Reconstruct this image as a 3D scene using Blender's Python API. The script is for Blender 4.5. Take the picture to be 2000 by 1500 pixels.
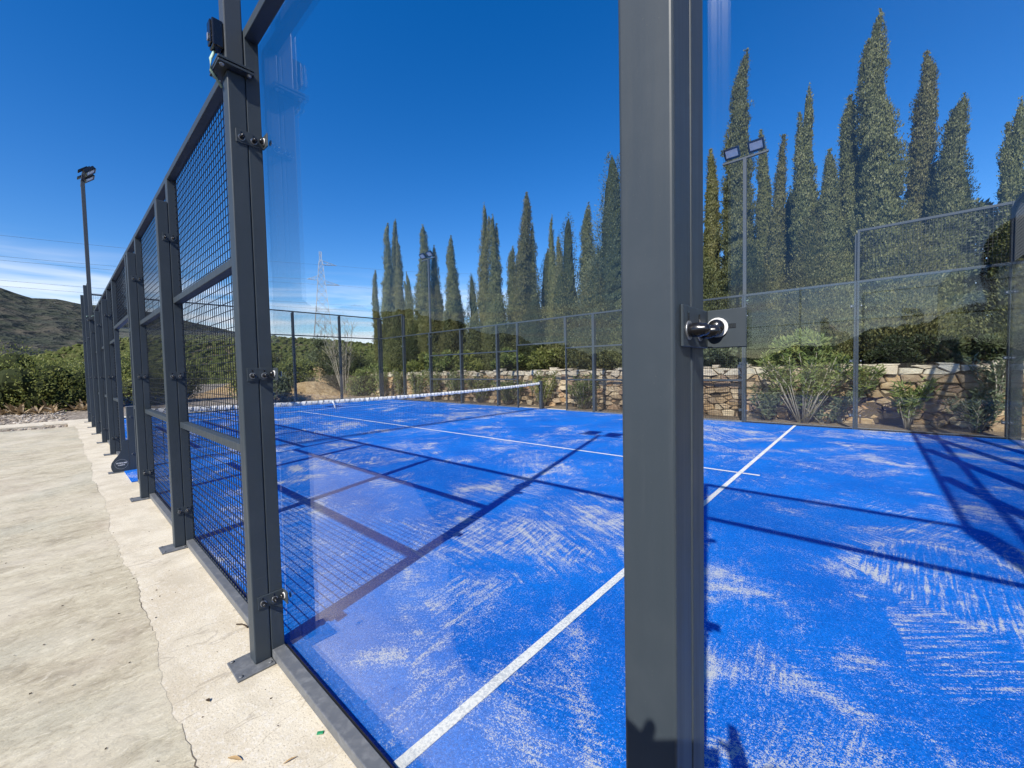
import bpy, bmesh, math, random
import numpy as np
from mathutils import Vector, Matrix

random.seed(7)
rng = np.random.default_rng(7)
S = bpy.context.scene
for o in list(bpy.data.objects):
    bpy.data.objects.remove(o)
COL = S.collection
PI = math.pi

# ------------------------------------------------------------------ camera
CAM = Vector((-1.774, -0.687, 1.405))
cam_data = bpy.data.cameras.new('camera')
cam_data.sensor_width = 36.0
cam_data.lens = 14.186
cam_data.clip_start = 0.01
cam_data.clip_end = 5000
cam = bpy.data.objects.new('camera', cam_data)
COL.objects.link(cam)
Rr = Vector((0.747495, 0.663928, -0.021227))
Ru = Vector((-0.010570, 0.043840, 0.998983))
Rb = Vector((0.664183, -0.746510, 0.039788))
cam.matrix_world = Matrix(((Rr.x, Ru.x, Rb.x, CAM.x), (Rr.y, Ru.y, Rb.y, CAM.y), (Rr.z, Ru.z, Rb.z, CAM.z), (0, 0, 0, 1)))
S.camera = cam

# ------------------------------------------------------------------ sky and sun
SUN_TO = Vector((0.28, -1.0, 0.935)).normalized()      # towards the sun
sun_el = math.asin(SUN_TO.z)
sun_az = math.atan2(SUN_TO.x, SUN_TO.y)                # clockwise from +Y
world = bpy.data.worlds.new('World')
S.world = world
world.use_nodes = True
wn, wl = world.node_tree.nodes, world.node_tree.links
wn.clear()
w_out = wn.new('ShaderNodeOutputWorld')
w_bg = wn.new('ShaderNodeBackground')
w_sky = wn.new('ShaderNodeTexSky')
w_sky.sky_type = 'NISHITA'
w_sky.sun_disc = False
w_sky.sun_elevation = sun_el
w_sky.sun_rotation = sun_az
w_sky.altitude = 300
w_sky.air_density = 1.0
w_sky.dust_density = 0.25
w_sky.ozone_density = 2.5
w_hsv = wn.new('ShaderNodeHueSaturation')
w_hsv.inputs['Saturation'].default_value = 1.42
w_hsv.inputs['Value'].default_value = 0.95
w_hsv.inputs['Hue'].default_value = 0.511
wl.new(w_sky.outputs[0], w_hsv.inputs['Color'])
# thin streaks of cloud in the low sky, all the way round
w_tc = wn.new('ShaderNodeTexCoord')
w_sep = wn.new('ShaderNodeSeparateXYZ')
wl.new(w_tc.outputs['Generated'], w_sep.inputs[0])
w_map = wn.new('ShaderNodeMapping')
w_map.inputs['Scale'].default_value = (2.2, 2.2, 26.0)
wl.new(w_tc.outputs['Generated'], w_map.inputs['Vector'])
w_no = wn.new('ShaderNodeTexNoise')
w_no.inputs['Scale'].default_value = 1.6
w_no.inputs['Detail'].default_value = 7
w_no.inputs['Distortion'].default_value = 0.5
wl.new(w_map.outputs[0], w_no.inputs['Vector'])
w_r1 = wn.new('ShaderNodeMapRange')
w_r1.inputs['From Min'].default_value = 0.36
w_r1.inputs['From Max'].default_value = 0.64
wl.new(w_no.outputs['Fac'], w_r1.inputs['Value'])
w_r2 = wn.new('ShaderNodeMapRange')
w_r2.interpolation_type = 'SMOOTHSTEP'
w_r2.inputs['From Min'].default_value = 0.11
w_r2.inputs['From Max'].default_value = 0.24
w_r2.inputs['To Min'].default_value = 0.9
w_r2.inputs['To Max'].default_value = 0.0
wl.new(w_sep.outputs['Z'], w_r2.inputs['Value'])
w_mul = wn.new('ShaderNodeMath'); w_mul.operation = 'MULTIPLY'
wl.new(w_r1.outputs[0], w_mul.inputs[0]); wl.new(w_r2.outputs[0], w_mul.inputs[1])
w_mix = wn.new('ShaderNodeMix'); w_mix.data_type = 'RGBA'
w_mix.inputs['B'].default_value = (5.6, 6.0, 6.6, 1)
wl.new(w_mul.outputs[0], w_mix.inputs['Factor'])
wl.new(w_hsv.outputs[0], w_mix.inputs['A'])
wl.new(w_mix.outputs['Result'], w_bg.inputs['Color'])
w_bg.inputs['Strength'].default_value = 0.137
wl.new(w_bg.outputs[0], w_out.inputs[0])

sun_data = bpy.data.lights.new('sun', 'SUN')
sun_data.energy = 5.0
sun_data.angle = math.radians(0.53)
sun_data.color = (1.0, 0.94, 0.84)
sun = bpy.data.objects.new('sun', sun_data)
COL.objects.link(sun)
sun.rotation_euler = SUN_TO.to_track_quat('Z', 'Y').to_euler()
sun.location = SUN_TO * 60

vs = S.view_settings
vs.view_transform = 'Standard'
vs.look = 'None'
vs.exposure = 0.40
vs.gamma = 1.0
vs.use_curve_mapping = False
S.cycles.max_bounces = 6
S.cycles.diffuse_bounces = 2
S.cycles.glossy_bounces = 3
S.cycles.transparent_max_bounces = 32
S.cycles.transmission_bounces = 4
S.cycles.caustics_reflective = False
S.cycles.caustics_refractive = False
S.cycles.use_adaptive_sampling = True
S.cycles.adaptive_threshold = 0.02
S.cycles.use_denoising = True
try:
    S.cycles.denoiser = 'OPENIMAGEDENOISE'
except Exception:
    pass

# ------------------------------------------------------------------ helpers
def link(o, parent=None):
    COL.objects.link(o)
    if parent is not None:
        o.parent = parent
    return o

def tag(o, label=None, cat=None, group=None, kind=None):
    if label: o['label'] = label
    if cat: o['category'] = cat
    if group: o['group'] = group
    if kind: o['kind'] = kind
    return o

def thing(name, label, cat, loc=(0, 0, 0), rz=0.0, group=None):
    o = bpy.data.objects.new(name, None)
    o.empty_display_size = 0.2
    link(o)
    o.location = loc
    o.rotation_euler = (0, 0, rz)
    return tag(o, label, cat, group)

def mesh_obj(name, me, m, parent=None, loc=None, rot=None):
    if m is not None and not me.materials:
        for q in (m if isinstance(m, (list, tuple)) else [m]):
            me.materials.append(q)
    o = bpy.data.objects.new(name, me)
    link(o, parent)
    if loc is not None: o.location = loc
    if rot is not None: o.rotation_euler = rot
    return o

def fast_mesh(name, V, F, smooth=False, mat_index=None):
    V = np.asarray(V, np.float32); F = np.asarray(F, np.int32)
    me = bpy.data.meshes.new(name)
    n, k = F.shape
    me.vertices.add(len(V)); me.vertices.foreach_set('co', V.ravel())
    me.loops.add(n * k); me.loops.foreach_set('vertex_index', F.ravel())
    me.polygons.add(n); me.polygons.foreach_set('loop_start', np.arange(0, n * k, k, dtype=np.int32))
    if mat_index is not None:
        me.polygons.foreach_set('material_index', np.asarray(mat_index, np.int32))
    me.polygons.foreach_set('use_smooth', np.full(n, smooth, bool))
    me.update(calc_edges=True)
    return me

class MB:
    """collects boxes, bars and tubes into one mesh"""
    def __init__(s): s.v = []; s.f = []
    def add(s, vs_, fs):
        b = len(s.v); s.v += [tuple(q) for q in vs_]; s.f += [tuple(i + b for i in f) for f in fs]; return s
    def box(s, x0, x1, y0, y1, z0, z1):
        return s.add([(x0, y0, z0), (x1, y0, z0), (x1, y1, z0), (x0, y1, z0), (x0, y0, z1), (x1, y0, z1), (x1, y1, z1), (x0, y1, z1)],
                     [(0, 3, 2, 1), (4, 5, 6, 7), (0, 1, 5, 4), (1, 2, 6, 5), (2, 3, 7, 6), (3, 0, 4, 7)])
    def tube(s, pts, radii, n=6, caps=True):
        pts = [Vector(p) for p in pts]
        if not isinstance(radii, (list, tuple)): radii = [radii] * len(pts)
        rings = []
        up = Vector((0, 0, 1))
        for i, p in enumerate(pts):
            d = (pts[min(i + 1, len(pts) - 1)] - pts[max(i - 1, 0)]).normalized()
            a = d.cross(up)
            if a.length < 1e-3: a = d.cross(Vector((1, 0, 0)))
            a.normalize(); b = d.cross(a).normalized()
            rings.append([p + (a * math.cos(t) + b * math.sin(t)) * radii[i] for t in [2 * PI * k / n for k in range(n)]])
        base = len(s.v)
        for r in rings: s.v += [tuple(q) for q in r]
        for i in range(len(rings) - 1):
            for k in range(n):
                s.f.append((base + i * n + k, base + i * n + (k + 1) % n, base + (i + 1) * n + (k + 1) % n, base + (i + 1) * n + k))
        if caps:
            s.f.append(tuple(base + k for k in reversed(range(n))))
            s.f.append(tuple(base + (len(rings) - 1) * n + k for k in range(n)))
        return s
    def mesh(s, name, smooth=False):
        me = bpy.data.meshes.new(name)
        me.from_pydata(s.v, [], s.f); me.update()
        if smooth: me.polygons.foreach_set('use_smooth', [True] * len(me.polygons))
        return me
    def build(s, name, m, parent=None, loc=None, rot=None, smooth=False):
        return mesh_obj(name, s.mesh(name, smooth), m, parent, loc, rot)

_bb = {}
def bevel_box(x0, x1, y0, y1, z0, z1, b=0.004, seg=2):
    """mesh data of a box with rounded edges (shared between alike pieces)"""
    key = tuple(round(q, 5) for q in (x0, x1, y0, y1, z0, z1, b))
    if key in _bb: return _bb[key]
    bm = bmesh.new()
    bmesh.ops.create_cube(bm, size=1.0)
    for v in bm.verts:
        v.co = Vector(((x0 + x1) / 2 + v.co.x * (x1 - x0), (y0 + y1) / 2 + v.co.y * (y1 - y0), (z0 + z1) / 2 + v.co.z * (z1 - z0)))
    bmesh.ops.bevel(bm, geom=list(bm.edges), offset=b, segments=seg, affect='EDGES', profile=0.5)
    me = bpy.data.meshes.new('rounded_box'); bm.to_mesh(me); bm.free()
    _bb[key] = me
    return me

def bbox(name, m, parent, x0, x1, y0, y1, z0, z1, b=0.004, seg=2):
    me = bevel_box(x0, x1, y0, y1, z0, z1, b, seg)
    return mesh_obj(name, me, m, parent)

_lathe = {}
def lathe_mesh(prof, n=16, key=None):
    """surface of revolution about the local x axis; prof = [(x, r), ...]"""
    k = (tuple(prof), n)
    if k in _lathe: return _lathe[k]
    V = []; F = []
    for x, r in prof:
        for i in range(n):
            t = 2 * PI * i / n
            V.append((x, r * math.cos(t), r * math.sin(t)))
    for j in range(len(prof) - 1):
        for i in range(n):
            F.append((j * n + i, j * n + (i + 1) % n, (j + 1) * n + (i + 1) % n, (j + 1) * n + i))
    F.append(tuple(reversed(range(n)))); F.append(tuple((len(prof) - 1) * n + i for i in range(n)))
    me = bpy.data.meshes.new('lathe'); me.from_pydata(V, [], [tuple(reversed(f)) for f in F]); me.update()
    me.polygons.foreach_set('use_smooth', [len(p.vertices) == 4 for p in me.polygons])
    _lathe[k] = me
    return me

# ------------------------------------------------------------------ materials
class Mat:
    def __init__(s, name, col=(0.5, 0.5, 0.5), rough=0.6, spec=0.4, metal=0.0):
        s.m = bpy.data.materials.new(name); s.m.use_nodes = True
        s.n, s.l = s.m.node_tree.nodes, s.m.node_tree.links
        s.b = s.n['Principled BSDF']
        s.b.inputs['Base Color'].default_value = (*col, 1)
        s.b.inputs['Roughness'].default_value = rough
        s.b.inputs['Specular IOR Level'].default_value = spec
        s.b.inputs['Metallic'].default_value = metal
    def pos(s):
        return s.n.new('ShaderNodeNewGeometry').outputs['Position']
    def objco(s):
        return s.n.new('ShaderNodeTexCoord').outputs['Object']
    def mapping(s, vec, scale=(1, 1, 1), rot=(0, 0, 0), loc=(0, 0, 0)):
        q = s.n.new('ShaderNodeMapping'); s.l.new(vec, q.inputs['Vector'])
        q.inputs['Scale'].default_value = scale; q.inputs['Rotation'].default_value = rot; q.inputs['Location'].default_value = loc
        return q.outputs[0]
    def noise(s, vec, scale=5.0, detail=4.0, rough=0.55, dist=0.0, out='Fac'):
        q = s.n.new('ShaderNodeTexNoise'); s.l.new(vec, q.inputs['Vector'])
        q.inputs['Scale'].default_value = scale; q.inputs['Detail'].default_value = detail
        q.inputs['Roughness'].default_value = rough; q.inputs['Distortion'].default_value = dist
        return q.outputs[out]
    def voronoi(s, vec, scale=5.0, feature='F1', out='Distance', rnd=1.0):
        q = s.n.new('ShaderNodeTexVoronoi'); s.l.new(vec, q.inputs['Vector']); q.feature = feature
        q.inputs['Scale'].default_value = scale; q.inputs['Randomness'].default_value = rnd
        return q.outputs[out]
    def ramp(s, fac, a, b, lo=0.0, hi=1.0, smooth=True):
        q = s.n.new('ShaderNodeMapRange'); s.l.new(fac, q.inputs['Value'])
        q.interpolation_type = 'SMOOTHSTEP' if smooth else 'LINEAR'
        for k, v in zip(('From Min', 'From Max', 'To Min', 'To Max'), (a, b, lo, hi)): q.inputs[k].default_value = v
        return q.outputs[0]
    def math(s, op, a, b=None):
        q = s.n.new('ShaderNodeMath'); q.operation = op
        for i, v in enumerate((a, b)):
            if v is None: continue
            if isinstance(v, (int, float)): q.inputs[i].default_value = v
            else: s.l.new(v, q.inputs[i])
        return q.outputs[0]
    def mix(s, fac, a, b, mode='MIX'):
        q = s.n.new('ShaderNodeMix'); q.data_type = 'RGBA'; q.blend_type = mode
        for k, v in (('Factor', fac), ('A', a), ('B', b)):
            if isinstance(v, tuple): q.inputs[k].default_value = (*v, 1)
            elif isinstance(v, (int, float)): q.inputs[k].default_value = v
            else: s.l.new(v, q.inputs[k])
        return q.outputs['Result']
    def cramp(s, fac, stops):
        q = s.n.new('ShaderNodeValToRGB'); s.l.new(fac, q.inputs[0])
        e = q.color_ramp.elements
        while len(e) < len(stops): e.new(0.5)
        for i, (p, c) in enumerate(stops): e[i].position = p; e[i].color = (*c, 1)
        return q.outputs[0]
    def color(s, c): s.l.new(c, s.b.inputs['Base Color']); return s
    def rough(s, c): s.l.new(c, s.b.inputs['Roughness']); return s
    def bump(s, h, strength=0.3, dist=0.01):
        q = s.n.new('ShaderNodeBump'); s.l.new(h, q.inputs['Height'])
        q.inputs['Strength'].default_value = strength; q.inputs['Distance'].default_value = dist
        s.l.new(q.outputs[0], s.b.inputs['Normal']); return s
    def island(s): return s.n.new('ShaderNodeNewGeometry').outputs['Random Per Island']
    def objrand(s): return s.n.new('ShaderNodeObjectInfo').outputs['Random']

def make_steel():
    k = Mat('anthracite_powder_coat', (0.037, 0.044, 0.053), 0.5, 0.32)
    p = k.objco()
    d = k.noise(p, 7.0, 6, 0.65)
    run = k.noise(k.mapping(p, (38, 38, 1.6)), 1.0, 5, 0.7)
    f = k.noise(p, 260.0, 2, 0.5)
    scr = k.noise(k.mapping(p, (3.0, 3.0, 90.0), (0.5, 0.3, 0)), 1.0, 3, 0.6)
    c = k.mix(k.ramp(d, 0.42, 0.80), (0.040, 0.052, 0.063), (0.049, 0.061, 0.072))
    c = k.mix(k.ramp(run, 0.56, 0.78, 0.0, 0.30), c, (0.078, 0.088, 0.096))
    c = k.mix(k.ramp(scr, 0.735, 0.765, 0.0, 0.20), c, (0.13, 0.13, 0.13))
    c = k.mix(k.ramp(f, 0.70, 0.78, 0.0, 0.35), c, (0.12, 0.12, 0.11))
    k.color(c)
    k.rough(k.ramp(run, 0.3, 0.75, 0.44, 0.60))
    k.bump(f, 0.05, 0.001)
    return k.m
STEEL = make_steel()

def make_plate_steel():
    k = Mat('scuffed_plate_coat', (0.11, 0.12, 0.13), 0.5, 0.5)
    p = k.objco()
    d = k.noise(p, 22.0, 6, 0.65, 0.4)
    k.color(k.mix(k.ramp(d, 0.42, 0.72), (0.115, 0.122, 0.130), (0.175, 0.182, 0.188)))
    k.rough(k.ramp(d, 0.3, 0.7, 0.36, 0.62))
    return k.m
PLATE = make_plate_steel()
BLACK = Mat('black_plastic', (0.010, 0.010, 0.011), 0.22, 0.6).m
DARK = Mat('dark_coated_wire', (0.014, 0.017, 0.020), 0.45, 0.45).m
ZINC = Mat('zinc_fastener', (0.38, 0.39, 0.40), 0.38, 0.5, 0.8).m
WHITE = Mat('white_nylon', (0.8, 0.8, 0.78), 0.5, 0.4).m
GREYPOLE = Mat('grey_pole_coat', (0.060, 0.069, 0.075), 0.45, 0.4).m
LENS = Mat('floodlight_lens', (0.80, 0.80, 0.78), 0.3, 0.3).m
RUBBER = Mat('black_gasket', (0.012, 0.012, 0.012), 0.7, 0.3).m
CABLE = Mat('pale_green_cable', (0.35, 0.5, 0.42), 0.5, 0.4).m

def make_glass():
    m = bpy.data.materials.new('tempered_glass'); m.use_nodes = True
    n, l = m.node_tree.nodes, m.node_tree.links
    n.clear()
    out = n.new('ShaderNodeOutputMaterial')
    tr = n.new('ShaderNodeBsdfTransparent'); tr.inputs[0].default_value = (0.980, 0.988, 0.986, 1)
    gl = n.new('ShaderNodeBsdfGlossy'); gl.inputs['Roughness'].default_value = 0.0; gl.inputs[0].default_value = (1, 1, 1, 1)
    lw = n.new('ShaderNodeLayerWeight'); lw.inputs['Blend'].default_value = 0.5
    pw = n.new('ShaderNodeMath'); pw.operation = 'POWER'; pw.inputs[1].default_value = 5.0
    l.new(lw.outputs['Facing'], pw.inputs[0])
    ma = n.new('ShaderNodeMath'); ma.operation = 'MULTIPLY_ADD'; ma.inputs[1].default_value = 0.90; ma.inputs[2].default_value = 0.023
    l.new(pw.outputs[0], ma.inputs[0])
    mx = n.new('ShaderNodeMixShader')
    l.new(ma.outputs[0], mx.inputs[0]); l.new(tr.outputs[0], mx.inputs[1]); l.new(gl.outputs[0], mx.inputs[2])
    l.new(mx.outputs[0], out.inputs[0])
    return m
GLASS = make_glass()

def make_turf():
    k = Mat('blue_sanded_turf', (0.01, 0.09, 0.5), 0.95, 0.08)
    p = k.pos()
    warp = k.noise(p, 1.1, 3, 0.5, 0.0, 'Color')
    wv = k.n.new('ShaderNodeVectorMath'); wv.operation = 'MULTIPLY_ADD'
    k.l.new(warp, wv.inputs[0]); wv.inputs[1].default_value = (0.9, 0.9, 0.0); k.l.new(p, wv.inputs[2])
    pw = wv.outputs[0]
    def hatch(scale, off, stretch, ns):
        q = k.mapping(pw, (scale, scale, 0.001), (0, 0, 0), off)
        cell = k.voronoi(q, 1.0, 'F1', 'Color')
        sp = k.n.new('ShaderNodeSeparateColor'); k.l.new(cell, sp.inputs[0])
        ang = k.math('MULTIPLY', sp.outputs[0], 6.283)
        rot = k.n.new('ShaderNodeVectorRotate'); rot.rotation_type = 'Z_AXIS'
        k.l.new(p, rot.inputs['Vector']); k.l.new(ang, rot.inputs['Angle'])
        st = k.mapping(rot.outputs[0], (1.0, stretch, 1.0))
        return k.noise(st, ns, 3, 0.6, 0.15), sp.outputs[1]
    s1, c1 = hatch(0.85, (3.1, 1.7, 0), 16.0, 3.2)
    s2, c2 = hatch(0.55, (9.3, 5.1, 0), 9.0, 2.2)
    big = k.noise(p, 0.42, 4, 0.6, 0.5)
    mid = k.noise(p, 1.7, 6, 0.66, 0.6)
    speck = k.noise(p, 230.0, 2, 0.65)
    grain = k.noise(p, 95.0, 3, 0.7)
    soft = k.noise(p, 9.0, 5, 0.7, 0.3)
    cloud = k.ramp(k.math('ADD', k.math('MULTIPLY', big, 0.5), k.math('MULTIPLY', mid, 0.5)), 0.40, 0.62)
    a = k.math('MULTIPLY', k.ramp(s1, 0.36, 0.68), k.ramp(c1, 0.1, 0.9, 0.10, 0.42))
    b = k.math('MULTIPLY', k.ramp(s2, 0.36, 0.70), k.ramp(c2, 0.1, 0.9, 0.08, 0.40))
    d = k.math('ADD', k.math('ADD', a, b), k.math('MULTIPLY', cloud, 0.30))
    d = k.math('MULTIPLY', d, k.ramp(cloud, 0.0, 0.9, 0.42, 1.0))
    d = k.math('ADD', d, k.math('MULTIPLY', k.math('MULTIPLY', k.ramp(mid, 0.54, 0.72), k.ramp(big, 0.42, 0.58)), 0.38))
    d = k.math('ADD', d, k.ramp(soft, 0.35, 0.70, -0.04, 0.12))
    dv = k.n.new('ShaderNodeVectorMath'); dv.operation = 'DISTANCE'; k.l.new(pw, dv.inputs[0]); dv.inputs[1].default_value = (-0.75, 2.3, 0.0)
    worn = k.ramp(dv.outputs['Value'], 2.6, 0.5, 0.0, 1.0)
    d = k.math('ADD', d, k.math('MULTIPLY', worn, k.math('ADD', k.math('MULTIPLY', k.math('MAXIMUM', a, b), 0.75), k.ramp(mid, 0.42, 0.66, 0.0, 0.22))))
    gr = k.math('ADD', k.math('MULTIPLY', speck, 0.6), k.math('MULTIPLY', grain, 0.4))
    sand = k.ramp(k.math('SUBTRACT', gr, k.ramp(d, 0.0, 1.0, 0.66, 0.36, False)), -0.03, 0.085, 0.0, 0.85)
    tone = k.noise(p, 0.9, 3, 0.6)
    blue = k.mix(k.ramp(tone, 0.3, 0.7), (0.0012, 0.120, 0.54), (0.0020, 0.166, 0.66))
    blue = k.mix(k.ramp(grain, 0.36, 0.58), k.mix(0.45, blue, (0.0, 0.03, 0.20)), blue)
    blue = k.mix(k.ramp(speck, 0.54, 0.68, 0.0, 0.34), blue, (0.03, 0.28, 0.82))  # light blue flecks: glints on the fibres put into the colour
    k.color(k.mix(sand, blue, (0.56, 0.55, 0.50)))
    k.bump(k.math('ADD', grain, k.math('MULTIPLY', speck, 0.6)), 0.5, 0.006)
    return k.m
TURF = make_turf()

def make_line():
    k = Mat('white_turf_line', (0.7, 0.7, 0.68), 0.95, 0.1)
    p = k.pos()
    g = k.noise(p, 90.0, 3, 0.65)
    w = k.noise(p, 3.0, 4, 0.6)
    k.color(k.mix(k.ramp(k.math('ADD', g, k.math('MULTIPLY', w, 0.3)), 0.52, 0.72), (0.50, 0.52, 0.54), (0.74, 0.73, 0.69)))
    k.bump(g, 0.5, 0.005)
    return k.m
LINE = make_line()

def make_slab():
    k = Mat('washed_concrete', (0.5, 0.45, 0.36), 0.9, 0.2)
    p = k.pos()
    v = k.voronoi(p, 95.0, 'F1', 'Distance')
    vc = k.voronoi(p, 95.0, 'F1', 'Color')
    sp = k.n.new('ShaderNodeSeparateColor'); k.l.new(vc, sp.inputs[0])
    g = k.noise(p, 130.0, 3, 0.7)
    stain = k.noise(p, 2.2, 6, 0.62, 0.6)
    base = k.mix(k.ramp(stain, 0.35, 0.7), (0.66, 0.595, 0.46), (0.55, 0.48, 0.355))
    base = k.mix(k.ramp(g, 0.56, 0.68, 0.0, 0.75), base, (0.19, 0.155, 0.11))
    base = k.mix(k.ramp(sp.outputs[0], 0.72, 0.95, 0.0, 0.45), base, (0.70, 0.66, 0.58))
    white = k.noise(k.mapping(p, (1.4, 1.4, 1), (0, 0, 0), (5, 2, 0)), 1.3, 5, 0.6, 0.4)
    base = k.mix(k.ramp(white, 0.55, 0.72, 0.0, 0.5), base, (0.74, 0.69, 0.585))
    blend = k.noise(k.mapping(p, (1, 1, 1), (0, 0, 0), (1.3, 7.7, 0)), 3.1, 6, 0.7, 0.5)
    base = k.mix(k.ramp(blend, 0.46, 0.66, 0.0, 0.55), base, (0.46, 0.405, 0.30))
    # hairline joints running out from the fence
    cr = k.noise(k.mapping(p, (1.0, 0.25, 1)), 1.1, 5, 0.6, 0.3)
    crk = k.ramp(k.math('ABSOLUTE', k.math('SUBTRACT', cr, 0.5)), 0.0, 0.004, 0.35, 0.0)
    base = k.mix(crk, base, (0.20, 0.16, 0.12))
    k.color(base)
    k.bump(k.math('SUBTRACT', k.math('MULTIPLY', v, 0.4), k.math('MULTIPLY', g, 0.9)), 0.35, 0.005)
    return k.m
SLAB = make_slab()

def make_stamped():
    k = Mat('stamped_slate_concrete', (0.4, 0.37, 0.3), 0.8, 0.3)
    p = k.pos()
    wz = k.noise(p, 1.4, 3, 0.5, 0.0, 'Color')
    wv = k.n.new('ShaderNodeVectorMath'); wv.operation = 'MULTIPLY_ADD'
    k.l.new(wz, wv.inputs[0]); wv.inputs[1].default_value = (0.12, 0.12, 0.0); k.l.new(p, wv.inputs[2])
    st = k.mapping(wv.outputs[0], (3.2, 1.9, 1.0), (0, 0, 0.16))
    ridge = k.noise(st, 2.0, 9, 0.68, 0.55)
    st2 = k.mapping(wv.outputs[0], (7.0, 2.6, 1.0), (0, 0, 0.22))
    fine = k.noise(st2, 4.5, 7, 0.74, 0.5)
    tint = k.noise(p, 1.15, 4, 0.55, 0.4)
    g = k.noise(p, 120.0, 2, 0.6)
    base = k.cramp(ridge, [(0.30, (0.31, 0.265, 0.18)), (0.45, (0.46, 0.405, 0.285)), (0.58, (0.54, 0.485, 0.35)), (0.74, (0.63, 0.58, 0.45))])
    base = k.mix(k.ramp(tint, 0.50, 0.70, 0.0, 0.38), base, (0.42, 0.42, 0.335))
    base = k.mix(k.ramp(tint, 0.46, 0.28, 0.0, 0.45), base, (0.43, 0.35, 0.265))
    base = k.mix(k.ramp(fine, 0.60, 0.74, 0.0, 0.42), base, (0.19, 0.165, 0.13))
    base = k.mix(k.ramp(g, 0.6, 0.75, 0.0, 0.25), base, (0.24, 0.20, 0.16))
    chip = k.noise(k.mapping(wv.outputs[0], (22.0, 11.0, 1.0), (0, 0, 0.3)), 1.6, 8, 0.72, 0.4)
    base = k.mix(k.ramp(chip, 0.50, 0.66, 0.0, 0.55), base, (0.27, 0.225, 0.155))
    base = k.mix(k.ramp(chip, 0.47, 0.32, 0.0, 0.6), base, (0.70, 0.64, 0.50))
    pit = k.noise(p, 150.0, 3, 0.7)
    base = k.mix(k.ramp(pit, 0.58, 0.70, 0.0, 0.55), base, (0.20, 0.165, 0.115))
    cream = k.noise(k.mapping(p, (1, 1, 1), (0, 0, 0), (4.1, 2.2, 0)), 0.8, 5, 0.65, 0.4)
    base = k.mix(k.ramp(cream, 0.45, 0.66, 0.0, 0.6), base, (0.63, 0.57, 0.44))
    k.color(base)
    k.rough(k.ramp(ridge, 0.3, 0.7, 0.6, 0.85))
    k.bump(k.math('ADD', k.math('MULTIPLY', ridge, 0.7), k.math('SUBTRACT', k.math('MULTIPLY', fine, 0.4), k.math('MULTIPLY', chip, 0.5))), 0.7, 0.016)
    return k.m
STAMPED = make_stamped()

def make_ground():
    k = Mat('dry_gravel_earth', (0.25, 0.2, 0.15), 0.95, 0.15)
    p = k.pos()
    g = k.voronoi(p, 9.0, 'F1', 'Distance')
    gc = k.voronoi(p, 9.0, 'F1', 'Color')
    sp = k.n.new('ShaderNodeSeparateColor'); k.l.new(gc, sp.inputs[0])
    b = k.noise(p, 0.6, 5, 0.6)
    base = k.mix(k.ramp(b, 0.35, 0.65), (0.24, 0.20, 0.155), (0.36, 0.31, 0.25))
    base = k.mix(k.ramp(sp.outputs[0], 0.4, 1.0, 0.0, 0.6), base, (0.44, 0.39, 0.32))
    base = k.mix(k.ramp(g, 0.45, 0.7, 0.0, 0.7), base, (0.10, 0.08, 0.06))
    k.color(base)
    k.bump(g, 1.0, -0.05)
    return k.m
GROUND = make_ground()

def make_hill(name, near):
    k = Mat(name, (0.1, 0.09, 0.06), 1.0, 0.05)
    p = k.pos()
    s = 0.22 if near else 0.06
    v = k.voronoi(k.mapping(p, (1, 1, 1)), s * 1.6, 'F1', 'Distance')
    n1 = k.noise(p, s * 0.35, 6, 0.65)
    n2 = k.noise(p, s * 1.8, 5, 0.7)
    if near:
        soil = k.mix(k.ramp(n1, 0.4, 0.6), (0.16, 0.135, 0.075), (0.23, 0.19, 0.12))
        veg = k.mix(k.ramp(n2, 0.3, 0.7), (0.030, 0.042, 0.016), (0.085, 0.095, 0.034))
        k.color(k.mix(k.ramp(k.math('ADD', v, k.math('MULTIPLY', n1, 0.6)), 0.5, 0.95), veg, soil))
    else:
        soil = k.mix(k.ramp(n1, 0.40, 0.62), (0.058, 0.066, 0.054), (0.088, 0.082, 0.066))
        veg = k.mix(k.ramp(n2, 0.3, 0.7), (0.036, 0.046, 0.036), (0.066, 0.074, 0.050))
        k.color(k.mix(k.ramp(k.math('ADD', v, k.math('MULTIPLY', n1, 0.5)), 0.45, 0.9), veg, soil))
    k.bump(k.math('ADD', n2, v), 1.0, 3.0 if near else 8.0)
    return k.m

def make_stone(name, rand, cap=False):
    k = Mat(name, (0.4, 0.33, 0.24), 0.9, 0.2)
    r = k.objrand() if rand == 'object' else k.island()
    if cap:
        c = k.cramp(r, [(0.0, (0.47, 0.43, 0.34)), (0.4, (0.56, 0.50, 0.38)), (0.75, (0.50, 0.41, 0.29)), (1.0, (0.60, 0.56, 0.46))])
    else:
        c = k.cramp(r, [(0.0, (0.19, 0.14, 0.10)), (0.2, (0.37, 0.265, 0.15)), (0.42, (0.37, 0.225, 0.115)), (0.6, (0.24, 0.165, 0.12)), (0.8, (0.44, 0.34, 0.215)), (1.0, (0.52, 0.43, 0.30))])
    p = k.pos()
    n1 = k.noise(p, 7.0, 6, 0.65)
    n2 = k.noise(p, 38.0, 4, 0.65)
    c = k.mix(k.ramp(n1, 0.42, 0.75, 0.0, 0.42), c, (0.56, 0.47, 0.32))
    c = k.mix(k.ramp(n2, 0.55, 0.75, 0.0, 0.5), c, (0.16, 0.12, 0.085))
    k.color(c)
    k.bump(k.math('ADD', n1, k.math('MULTIPLY', n2, 0.5)), 0.7, 0.03)
    return k.m
STONE = make_stone('field_stone', 'object')
STONE_I = make_stone('field_stone_far', 'island')
CAPST = make_stone('pale_cap_stone', 'object', True)
CAPST_I = make_stone('pale_cap_stone_far', 'island', True)
CORE = Mat('wall_core_earth', (0.09, 0.07, 0.05), 1.0, 0.1).m

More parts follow.
